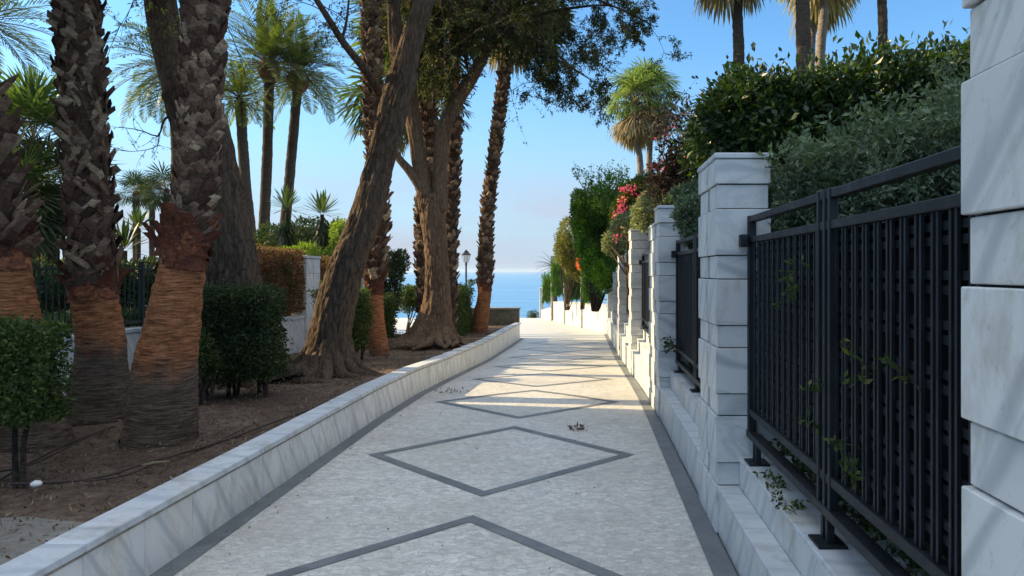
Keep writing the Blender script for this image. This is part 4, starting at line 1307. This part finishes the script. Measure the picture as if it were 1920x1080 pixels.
# bushy fan palms
def bushy(label, cx_, cy_, D, n, petl, L, mat, el=(88, -45), r=.12, foot=600, name='fan_palm', group=None, dead=0, seg=22):
    c = at(cx_, cy_, D); g = Vector((c.x, c.y, .35))
    t = thing(name, tuple(g), label, 'palm tree', group)
    m = MB(); trunk_mesh(m, [(g - Vector((0, 0, .3)), r*1.2), (g.lerp(c, .5), r), (c, r)], 50, 20, .015, (4, 9)); m.build('trunk', M['palmtall'], t, True)
    fan_crown(t, tuple(c), n, petl, L, mat, el, .55, 30, dead, wf=.40)
    return t
bushy('large bushy fan palm with sunlit top between the two left palm trunks', 62, 265, 19.0, 30, .85, 1.12, M['fan'], (88, -10), .2, seg=24)
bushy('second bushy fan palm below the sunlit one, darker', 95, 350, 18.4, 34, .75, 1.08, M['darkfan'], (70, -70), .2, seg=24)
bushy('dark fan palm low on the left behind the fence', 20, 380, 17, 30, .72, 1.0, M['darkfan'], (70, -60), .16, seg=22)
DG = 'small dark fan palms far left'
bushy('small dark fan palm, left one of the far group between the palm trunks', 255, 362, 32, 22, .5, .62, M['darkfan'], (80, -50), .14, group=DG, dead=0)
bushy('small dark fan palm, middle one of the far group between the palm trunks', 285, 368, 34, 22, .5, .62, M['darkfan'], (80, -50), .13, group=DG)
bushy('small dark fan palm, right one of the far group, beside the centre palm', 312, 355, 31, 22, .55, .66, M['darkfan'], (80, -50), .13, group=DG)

def yucca(label, px_, py_, D, L, n, el=(88, -10), trunk_r=.05, gz_=.4, skirt=40, mat='agave', group='spiky yuccas in the left garden'):
    c = at(px_, py_, D); g = Vector((c.x, c.y, gz_))
    t = thing('yucca', tuple(g), label, 'yucca', group)
    m = MB(); m.tube([g - Vector((0, 0, .3)), g.lerp(c, .5), c], [trunk_r*1.4, trunk_r, trunk_r], 8); m.build('stem', M['palmtall'], t)
    mb = MB()
    for d in dirs_crown(n, *el):
        s = d.cross(Vector((0, 0, 1)));  s = s.normalized() if s.length > .05 else Vector((1, 0, 0))
        strip(mb, Vector(c) + d*.05, d, s, L*random.uniform(.8, 1.1), .05, .22, 4)
    mb.build('leaves', M[mat], t)
    if skirt:
        mb = MB()
        for i in range(skirt*3):
            d = dirs_crown(1, -35, -75)[0]; a = random.uniform(0, 2*PI); e = R(random.uniform(-80, -20))
            d = Vector((math.cos(a)*math.cos(e), math.sin(a)*math.cos(e), math.sin(e)))
            s = d.cross(Vector((0, 0, 1))).normalized()
            strip(mb, Vector(c) - Vector((0, 0, random.uniform(0, L*1.6))), d, s, L*random.uniform(.7, 1.0), .055, .4, 3)
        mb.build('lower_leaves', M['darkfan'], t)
yucca('spiky yucca half behind the slim leaning palm', 538, 392, 19.0, .58, 60)
yucca('spiky yucca left of the leaning tree, standing clear against the sky', 604, 402, 18.6, .60, 64)
yucca('smaller yucca low and close to the leaning trunk', 634, 438, 19.0, .42, 44, skirt=10, mat='lime')
yucca('pale yucca in front of the small dark palms, left', 259, 428, 15, .42, 46, skirt=0)
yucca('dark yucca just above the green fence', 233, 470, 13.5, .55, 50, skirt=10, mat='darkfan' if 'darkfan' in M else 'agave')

# ================================================================== SHRUBS BEHIND THE LEFT FENCE
def pshrub(name, label, cat, pl, D, n, size, mat, gz_=.35, **kw):
    """pl: pixel centre x, y, half width, half height (px), extra depth"""
    bl = []
    for q in pl:
        x, y, rx, ry = q[:4]; dd = q[4] if len(q) > 4 else 0
        c = at(x, y, D+dd); k = (D+dd)/F
        bl.append((tuple(c), (rx*k, max(rx, ry)*k*.8, ry*k)))
    b = bl[0][0]
    return shrub(name, label, cat, bl, n, size, M[mat], (b[0], b[1], gz_), **kw)
pshrub('shrub', 'dark leafy shrubs filling the space behind the green fence', 'shrub', [(90, 545, 75, 55), (200, 535, 60, 50), (275, 530, 50, 45), (10, 540, 60, 60)], 10.3, 9000, .07, 'darkbox', core=.7)
pshrub('shrub', 'mixed green shrub under the yuccas above the red-brown hedge', 'shrub', [(520, 455, 45, 38), (580, 450, 50, 42), (480, 480, 40, 25), (630, 460, 40, 40)], 23.5, 9000, .10, 'boxleaf', core=.6)
pshrub('shrub', 'bright green low plants on top of the red-brown hedge', 'plant', [(540, 478, 22, 12), (575, 472, 25, 14)], 15.6, 1400, .09, 'lime', core=0, aspect=.25)
pshrub('shrub', 'yellowish shrub touching the leaning trunk behind the white pillar', 'shrub', [(640, 440, 22, 30), (630, 475, 20, 20)], 17.5, 1800, .06, 'lime', core=.5)
pshrub('shrub', 'dark round shrub at the foot of the big left tree, far in the garden', 'shrub', [(425, 470, 40, 30), (380, 470, 50, 35)], 16, 3000, .07, 'darkbox')
pshrub('tree', 'dark small tree right of the slender orange-based palm', 'tree', [(735, 505, 24, 38), (752, 490, 15, 22), (725, 560, 28, 35)], 24, 5000, .09, 'darkbox', core=.5)
pshrub('shrub', 'dark bush left of the forked tree above the pale pavement', 'bush', [(765, 560, 24, 26), (785, 555, 18, 22)], 27, 3500, .09, 'boxleaf', gz_=-.7, core=.6)
pshrub('shrub', 'pale green bush touching the left side of the forked tree', 'bush', [(788, 552, 10, 18)], 24, 900, .08, 'lime', gz_=-.6, core=.5)
pshrub('shrub', 'small plant top beside the street lamp', 'plant', [(884, 530, 6, 5)], 30, 200, .08, 'darkbox', gz_=-.6, stem=False, core=0)

# ================================================================== CLIPPED HEDGES
HG = 'clipped hedges in the tree bed'
# near left hedge on a thin stem
clipped_hedge('near box hedge on thin stems at the left edge', -4.6, -3.34, 4.45, 4.86, .66, 1.26, 24000, .030, M['boxleaf'], .25, HG, 3, lump=.08, depth=.16, core=.6)
clipped_hedge('dark box hedge between the centre palm and the leaning tree', -4.35, -3.36, 7.80, 8.32, .46, 1.38, 30000, .034, M['darkbox'], .22, HG, 6, lump=.07, depth=.15, core=.7)
clipped_hedge('ragged hedge with bare stems behind the leaning tree', -4.4, -3.74, 12.2, 12.8, .35, 1.28, 12000, .045, M['boxleaf'], .12, HG, 5, lump=.09)
clipped_hedge('narrow hedge with sunlit top right of the slender palm', -4.6, -4.2, 15.8, 16.4, .1, 1.05, 6000, .05, M['boxleaf'], 0, HG, 3, lump=.07)
clipped_hedge('hedge with sunlit top between the forked tree and the far palm', -4.0, -3.38, 19.4, 22, -.15, 1.12, 12000, .06, M['boxleaf'], -.15, HG, 4, lump=.08)
clipped_hedge('red-brown clipped hedge above the garden wall', XW-1.0, XW+.02, 11.7, 14.6, .82, 1.98, 26000, .05, M['redhedge'], .75, None, 4, lump=.04)
clipped_hedge('red-brown hedge continuing right of the white pillar', XW-.8, XW+.02, 15.5, 18.2, .68, 1.85, 12000, .05, M['redhedge'], .6, None, 4, lump=.05)
clipped_hedge('strip of low green hedge at the foot of the green fence', XW-.5, XW-.17, 4, 11.5, .86, 1.08, 7000, .04, M['boxleaf'], .85, None, 4, lump=.03, depth=.06)
shrub('sapling', 'small bright green sapling beside the centre palm against the dark hedge', 'sapling', [((-3.95, 7.6, .80), (.16, .15, .22)), ((-3.85, 7.65, .62), (.12, .12, .14))], 900, .04, M['boxleaf'], (-3.95, 7.6, .22), core=0)

# ================================================================== RIGHT HAND PLANTING
# big dark hedge of laurel
t = thing('tall_hedge', (3.5, 9.4, .46), 'tall dark glossy hedge rising above the nearest railing against the sky', 'hedge')
mb = MB()
P, d = hedge_pts(1.62, 6.2, 8.3, 10.4, .6, 3.70, 62000, .25, .22, .9, 4.0)
def hz_lift(x, z): return np.where(z > 2.0, (x-1.6)*.13*(z-2.0)/1.7, 0)
P[:, 2] += hz_lift(P[:, 0], P[:, 2])
leaves(mb, P, .095, .52, D=d*.6)
P, d = blob_pts((1.75, 8.7, 3.2), (.55, .5, .75), 2500, 3.0, .4); leaves(mb, P, .09, .5, D=d*.4)
P = np.stack([rng.uniform(1.8, 6.2, 26000), 8.75 + rng.exponential(.35, 26000), rng.uniform(.8, 3.7, 26000)], 1); P[:, 2] += hz_lift(P[:, 0], P[:, 2]); leaves(mb, P, .12, .6)
for i in range(190):
    x = random.uniform(1.5, 6.0); y = random.uniform(8.3, 10.2); z = 3.66 + (x-1.6)*.13 + .16*noise.noise(Vector((x*1.1, y, 0)))
    twigs(mb, mb, (x, y, z-.15), (random.uniform(-.3, .3), -.1, 1), random.uniform(.08, .20), 0, .07, 26, -.1, .005, .5)
for i in range(70):
    z = random.uniform(1.4, 3.6); twigs(mb, mb, (1.68, random.uniform(8.3, 9.5), z), (-1, random.uniform(-.4, .2), .5), random.uniform(.15, .35), 0, .08, 10, -.1, .005, .5)
for i in range(7):
    x = 2.1 + .62*i; lumpy(mb, (x, 9.5, 2.1+.065*(x-1.6)), (.55, .42, 1.3+.065*(x-1.6)), i+2.0, 12, 16, .2)
mb.build('foliage', M['laurel'], t)
br = MB()
for i in range(6): x = 1.9+.75*i; trunk_mesh(br, [(Vector((x, 9.3, .3)), .05), (Vector((x+.1, 9.4, 1.5)), .04), (Vector((x, 9.3, 2.6)), .02)], 14, 8, .004)
br.build('stems', M['twig'], t)

# grey-green bush behind the nearest railing
bl = []
for (x_, y_, D_, rx_, ry_) in ((1462, 408, 4.75, 36, 40), (1500, 390, 4.7, 48, 55), (1555, 360, 4.5, 52, 78), (1615, 365, 4.3, 60, 78), (1690, 330, 4.3, 75, 85), (1780, 320, 4.2, 70, 85), (1805, 235, 4.9, 28, 62), (1880, 270, 4.2, 80, 100)):
    c_ = at(x_, y_, D_); bl.append((tuple(c_), (rx_*D_/F, .3, ry_*D_/F)))
t = shrub('grey_green_bush', 'grey-green small-leaved bush spilling over the nearest railing', 'bush', bl, 60000, .048, M['sage'], (1.9, 4.5, .46), .36, core=.7, lo=.7, amp=.35)
mb = MB(); br = MB()
for i in range(260):
    b = random.choice(bl); v = unit(rng.normal(size=(1, 3)))[0]; v[2] = abs(v[2])
    p = Vector(b[0]) + Vector(v*np.array(b[1]))*.85
    if p.x < 1.14: continue
    twigs(mb, mb, p, (v[0]*.6-.1, v[1]*.5, 1), random.uniform(.16, .34), 0, .05, 26, -.05, .004, .38)
tag(mb.build('young_shoots', M['sage'], t), kind='stuff')
# clipped growth standing right behind the lattice
t = thing('dense_hedge', (1.6, 3, .47), 'dense dark hedge pressed against the back of the nearest railing', 'hedge')
mb = MB(); P, d = hedge_pts(1.16, 1.75, 1.5, 4.5, .50, 1.62, 15000, .10, .04, 2, 7.0); leaves(mb, P, .05, .5, D=d*.3)
mb.bevbox(1.24, 1.70, 1.6, 4.4, .5, 1.5, .04); mb.build('foliage', M['darkbox'], t)
# sprigs poking through
sp = MB(); sb = MB()
for (px_, py_, D_) in ((1650, 835, 2.75), (1665, 900, 2.7), (1640, 880, 2.75), (1692, 690, 2.6), (1705, 700, 2.55), (1555, 735, 3.1), (1550, 800, 3.15), (1765, 710, 2.25), (1515, 560, 3.5), (1520, 545, 3.45), (1545, 500, 3.3)):
    for q in range(2):
        twigs(sb, sp, Vector((.985, D_*1.0, at(px_, py_, D_).z)), (-.7, random.uniform(-.6, .6), random.uniform(-.3, .8)), random.uniform(.06, .13), 0, .034, 7, .1, .002, .45)
sp.add(np.concatenate(sb.V), np.concatenate([f for f in sb.F if f.shape[1] == 4]))
tag(sp.build('sprigs', M['boxleaf'], t), kind='stuff')
sp = MB(); sb = MB(); t = thing('creeping_weed', (1.05, 4.0, .47), 'small green weed trailing on the ledge under the nearest railing', 'weed')
for i in range(14): twigs(sp, sp, (1.0+random.uniform(-.03, .05), 3.45+.75*i/14, .475), (-.3, random.uniform(-.8, .8), .25), .12, 0, .026, 12, .2, .002, .5)
sp.build('leaves', M['boxleaf'], t)

def rsh(name, label, cat, pl, D, n, size, mat, gz_=.46, **kw): return pshrub(name, label, cat, pl, D, n, size, mat, gz_, **kw)
rsh('grey_green_bush', 'grey-green bush leaning over the second railing beside the tall pillar', 'bush', [(1292, 400, 24, 30), (1305, 432, 18, 34), (1272, 375, 20, 22, 1.0), (1285, 440, 14, 24, .5), (1303, 372, 22, 26, .6)], 7.8, 9000, .05, 'sage', core=.5, stem=False, amp=.5)
t = thing('dense_hedge', (1.5, 6.7, .47), 'dense dark hedge pressed against the back of the second railing', 'hedge')
mb = MB(); P, d = hedge_pts(1.12, 1.6, 5.4, 8.2, .52, 1.75, 9000, .10, .05, 2, 9.0); leaves(mb, P, .055, .5, D=d*.3)
mb.bevbox(1.18, 1.56, 5.5, 8.1, .52, 1.6, .04); mb.build('foliage', M['darkbox'], t)
sp = MB(); sb = MB(); t = thing('creeping_weed', (1.0, 8.1, .9), 'small leafy sprig beside the second pillar at the railing', 'weed')
for i in range(10): twigs(sp, sp, at(1268, 648, 8.0)+Vector((.02, 0, -.02)), (-.7, random.uniform(-.6, .6), random.uniform(-.1, .7)), .17, 0, .045, 10, .1, .003, .5)
sp.build('leaves', M['darkbox'], t)
rsh('silvery_shrub', 'pale variegated shrub covering the tops of the third and fourth pillars', 'shrub', [(1250, 370, 42, 30, -1.5), (1220, 400, 34, 34, -1), (1180, 425, 34, 26, 1), (1150, 455, 20, 22, 2), (1205, 440, 22, 40), (1275, 360, 34, 28, -2.5)], 14.3, 15000, .065, 'silver', core=.6, extra=[('flowers', M['pink'], [(tuple(at(1160, 442, 15)), (.15, .2, .15))], 30, .05, .8)])
rsh('bougainvillea', 'pink flowering bougainvillea between the creeper and the silvery shrub', 'shrub', [(1190, 370, 30, 26), (1165, 400, 20, 28), (1210, 350, 34, 22)], 16.5, 4500, .08, 'boxleaf', core=.5,
    extra=[('flowers', M['pink'], [(tuple(at(1180, 356, 16.1)), (.22, .2, .10)), (tuple(at(1158, 404, 16.2)), (.14, .2, .22)), (tuple(at(1205, 374, 16)), (.14, .15, .10)), (tuple(at(1166, 385, 16.1)), (.12, .15, .2)), (tuple(at(1228, 312, 15)), (.12, .1, .1))], 380, .06, .75)])
t = rsh('bougainvillea', 'dark purple bougainvillea with loose sprays left of the tall dark hedge', 'shrub', [(1285, 300, 44, 38), (1255, 320, 36, 34), (1310, 262, 24, 36), (1240, 350, 30, 20)], 11.5, 3000, .07, 'purple', core=.35, amp=.6, lo=.4)
mb = MB(); br = MB()
for i in range(46):
    p = at(random.uniform(1235, 1325), random.uniform(240, 320), 11.5)
    twigs(mb, mb, p, (random.uniform(-.6, .5), random.uniform(-.3, .3), 1), random.uniform(.3, .8), 1, .07, 9, .25, .006, .55, 2)
tag(mb.build('loose_sprays', M['purple'], t), kind='stuff')
mb = MB(); P, d = blob_pts(tuple(at(1285, 280, 11.3)), (.45, .3, .4), 60, 2.0, .5); leaves(mb, P, .06, .8); tag(mb.build('flowers', M['pink'], t), kind='stuff')

# big green creeper mass
D = 24
t = rsh('creeper', 'large bright green creeper mass hanging over the wall before the bend', 'creeper', [(1116, 400, 42, 58), (1150, 385, 46, 48, -1), (1175, 390, 34, 50, 1), (1100, 430, 28, 66), (1140, 450, 40, 60, 1.5), (1120, 480, 34, 46, -.5), (1135, 510, 18, 34, -1), (1085, 385, 14, 34), (1165, 420, 30, 55, -.5)], D, 40000, .085, 'creeper', core=.6, lo=.62, amp=.38, gz_=.3)
mb = MB()  # brighter leaf blobs paint sunlight onto the creeper's lower left edge
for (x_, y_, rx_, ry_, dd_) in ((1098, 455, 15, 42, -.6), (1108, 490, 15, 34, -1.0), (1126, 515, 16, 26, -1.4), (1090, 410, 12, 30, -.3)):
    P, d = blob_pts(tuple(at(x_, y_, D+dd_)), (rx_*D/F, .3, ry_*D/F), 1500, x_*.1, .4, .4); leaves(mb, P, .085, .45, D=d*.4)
tag(mb.build('painted_sunlit_growth', M['creeper_sunlit'], t), kind='stuff')
mb = MB(); br = MB()
for i in range(60):
    p = at(random.uniform(1080, 1180), random.uniform(335, 350), D-.5)
    twigs(mb, mb, p, (random.uniform(-.6, .3), random.uniform(-.3, .3), .8), random.uniform(.3, .7), 0, .08, 10, .2, .006, .5)
for i in range(60):
    p = at(random.uniform(1095, 1150), random.uniform(470, 525), D-1)
    twigs(mb, mb, p, (random.uniform(-.5, .3), random.uniform(-.5, .1), -.6), random.uniform(.3, .8), 0, .08, 14, .7, .006, .5)
tag(mb.build('trailing_shoots', M['creeper'], t), kind='stuff')
rsh('small_tree', 'russet and yellow leaved small tree left of the creeper, over the far wall', 'tree', [(1064, 450, 22, 40), (1076, 482, 22, 32), (1056, 470, 18, 30), (1084, 500, 16, 26)], 36, 9000, .11, 'autumn', core=.45, gz_=-.3)
rsh('hanging_plant', 'orange-red flowering plant on the far wall under the creeper', 'plant', [(1092, 492, 10, 16), (1100, 510, 8, 10)], 31, 700, .09, 'orange_flower', core=0, gz_=0)
HP = 'green plants hanging over the far wall'
def hanging(label, px_, py_, w, h, D, n, mat='lime'):
    c = at(px_, py_, D); t = thing('hanging_plant', (c.x, c.y, c.z+h*D/F), label, 'plant', HP)
    mb = MB(); k = D/F
    for i in range(n):
        p = c + Vector((rng.uniform(-w, w)*k, rng.uniform(-.25, .05), rng.uniform(-h*.2, h)*k))
        d = Vector((rng.uniform(-.35, .35), -.25, -1 if random.random() < .8 else .6)).normalized()
        strip(mb, p, d, Vector((1, .2, 0)).normalized(), rng.uniform(.25, .7), .045, .3, 3)
    mb.build('trailing_stems', M[mat], t); return t
hanging('bright green trailing plant on the far wall, right of the pale pillar', 1074, 537, 13, 36, 36.8, 1800, 'creeper')
hanging('bright green trailing plant on the far wall, left of the pale pillar', 1046, 532, 10, 38, 42, 1300, 'creeper')
hanging('green trailing plant at the seaward end of the far wall', 1028, 548, 8, 26, 45, 900, 'creeper')
hanging('darker trailing plant next to the corner pillar under the creeper', 1110, 540, 15, 26, 30.5, 1300, 'creeper')
# arching dark fronds
c = at(1040, 500, 44); t = thing('cycad', (c.x, c.y, -1), 'arching dark fronds sticking out over the sea from the far wall', 'palm')
mb = MB(); rc = MB()
for a, e in ((175, 45), (185, 25), (170, 8), (190, -10), (178, 60), (165, 30), (200, 15), (20, 50), (-10, 30), (182, -28)):
    d = Vector((math.cos(R(a))*math.cos(R(e)), math.sin(R(a))*math.cos(R(e)), math.sin(R(e)))); feather_frond(mb, rc, c, d, 1.25, .9, 34, .17, .03, .2)
mb.build('crown', M['darkfan'], t); rc.build('frond_ribs', M['boot'], t)
m = MB(); m.tube([(c.x, c.y, -1.3), c], [.16, .14], 10); m.build('trunk', M['palmtall'], t)

# palms on the right
RG = 'tall palms beyond the right gardens'
def rpalm(label, foot, top, D, r, n, petl, L, dead, el=(80, -25), crown=True, deadL=None, mat='palmpale', seg=26):
    t, c = slim_palm('washingtonia_palm' if False else 'skirted_fan_palm', label, foot, top, D, r, RG, mat)
    if crown: fan_crown(t, tuple(c), n, petl, L, M['fan_light'], el, 1.3, seg, dead, (-12, -72), deadL, .014, .42)
    return t
rpalm('fan palm with straw skirt above the bougainvillea, left trunk of the pair', (1201, 330), (1192, 195), 29, .12, 34, .85, .80, 34, (88, -20), deadL=.95)
rpalm('fan palm with straw skirt above the bougainvillea, right trunk of the pair', (1217, 330), (1219, 185), 30, .12, 38, .90, .85, 34, (88, -20), deadL=1.0)
rpalm('tall grey palm with dead leaves cut by the top edge, leftmost above the hedge', (1386, 170), (1372, -118), 19, .14, 26, 1.1, .95, 15, (80, -20), deadL=1.1, mat='palmtall')
rpalm('thick grey palm trunk left of the pair above the tall hedge', (1507, 150), (1502, -260), 17, .16, 26, .9, .8, 16, mat='palmtall')
rpalm('slim pale palm trunk of the pair above the tall hedge', (1537, 160), (1549, -120), 21, .13, 26, 1.1, .9, 15, deadL=1.15)
rpalm('thin palm trunk hidden behind the pair above the tall hedge', (1522, 160), (1532, -60), 24, .10, 26, 1.0, .9, 15, deadL=1.2)
rpalm('rightmost tall grey palm trunk above the tall hedge', (1656, 130), (1652, -260), 19, .12, 24, .8, .8, 16, mat='palmtall')

# ================================================================== SMALL THINGS ON THE GROUND
def hose(label, pts, r=.009):
    m = MB(); P = [(Vector((x, y, soilz(y)+.035 + .02*noise.noise(Vector((x*2, y*2, 9))))), r) for x, y in pts]
    S = spl(P, len(pts)*8); m.tube([p for p, _ in S], r, 6); return tag(m.build('irrigation_hose', M['hose'], None, True), label, 'hose', 'irrigation hoses on the soil')
def gp(px_, py_, z=.28): D = (CAMZ-z)*F/(py_-PY); return ((px_-PX)*D/F, D)
hose('brown irrigation hose curving from the left edge to the foot of the centre palm', [gp(0, 905), gp(60, 870), gp(120, 840), gp(180, 812), gp(215, 800)])
hose('brown irrigation hose lying just beside the other one at the left', [gp(-20, 890), gp(50, 878), gp(110, 852), gp(160, 825), gp(205, 803)], .007)
hose('long dark hose along the bed in front of the centre palm', [gp(20, 912), gp(120, 908), gp(200, 893), gp(290, 868), gp(370, 845), gp(440, 820), gp(520, 792), gp(600, 765)])
hose('second dark hose close to the low wall', [gp(160, 905), gp(240, 890), gp(320, 862), gp(400, 832), gp(470, 800)], .007)
x, y = gp(68, 921); m = MB(); lumpy(m, (x, y, soilz(y)+.065), (.032, .03, .02), 3, 10, 14)
tag(m.build('pebble', M['pebble'], None, True), 'white oval pebble at the edge of the concrete slab', 'pebble')
x, y = gp(288, 878); m = MB(); m.tube([(x-.06, y-.03, soilz(y)+.05), (x, y, soilz(y)+.06), (x+.08, y+.05, soilz(y)+.055)], [.006, .010, .005], 6)
tag(m.build('stick', M['straw'], None), 'pale dry stick lying beside the hose', 'stick')
mb = MB()
n = 11000; xs_ = rng.uniform(-5.4, -2.5, n); ys_ = 2.2 + 22*rng.uniform(0, 1, n)**1.5
P = np.array([(x, y, soilz(y)+.055+.05*noise.noise(Vector((x*.9, y*.9, 3)))-.02) for x, y in zip(xs_, ys_)])
leaves(mb, P, .034, .3, (0, 0, .02), 1.0); P[:, 2] += 0
tag(mb.build('leaf_litter', M['litter'], None), 'dry brown leaf litter scattered over the soil bed', 'leaf litter', None, 'stuff')
mb = MB(); n = 330; ys_ = 2.6 + 20*rng.uniform(0, 1, n)**1.3; xs_ = np.where(rng.uniform(0, 1, n) < .35, XL + .02 + rng.exponential(.18, n), rng.uniform(XL+.05, XR-.05, n))
P = np.array([(x, y, gz(y)+.012) for x, y in zip(xs_, ys_)])
leaves(mb, P, .024, .5, (0, 0, 0), 1.0, var=.6); V = mb.V[0]; 
for i in range(0, len(V), 4):
    zc = P[i//4][2]; V[i:i+4, 2] = zc - .006 + np.abs(V[i:i+4, 2]-zc)*.35
tag(mb.build('fallen_leaves', M['litter'], None), 'tiny brown leaves scattered over the paving', 'fallen leaves', None, 'stuff')
def clump(label, px_, py_, s):
    x, y = gp(px_, py_, gz(8)); m = MB(); P = np.array([(x, y, gz(y)+.02)]*40) + rng.normal(size=(40, 3))*np.array([s, s*.6, .008]); P[:, 2] = np.maximum(P[:, 2], gz(y)+.005)
    leaves(m, P, .05, .35); tag(m.build('leaf_clump', M['litter'], None), label, 'dry leaves', 'small clumps of dry leaves on the paving', 'stuff')
clump('small dark clump of dry leaves right of the paving diamonds', 1081, 806, .04)
clump('flat scrap of dry leaves near the dark band on the left', 848, 727, .12)

# ================================================================== SEA AIR
mb = MB(); mb.box(-7400, 7400, -400, 7400, -16, 14.8)
hm = bpy.data.materials.new('haze_air'); hm.use_nodes = True; hn = hm.node_tree.nodes; hn.remove(hn['Principled BSDF'])
pv = hn.new('ShaderNodeVolumePrincipled'); pv.inputs['Color'].default_value = (.75, .87, 1.0, 1); pv.inputs['Density'].default_value = .00012; pv.inputs['Anisotropy'].default_value = .2
hm.node_tree.links.new(pv.outputs[0], hn['Material Output'].inputs['Volume'])
h = mb.build('haze', hm); h['kind'] = 'stuff'; h['label'] = 'thin pale sea haze over the water'; h['category'] = 'haze'
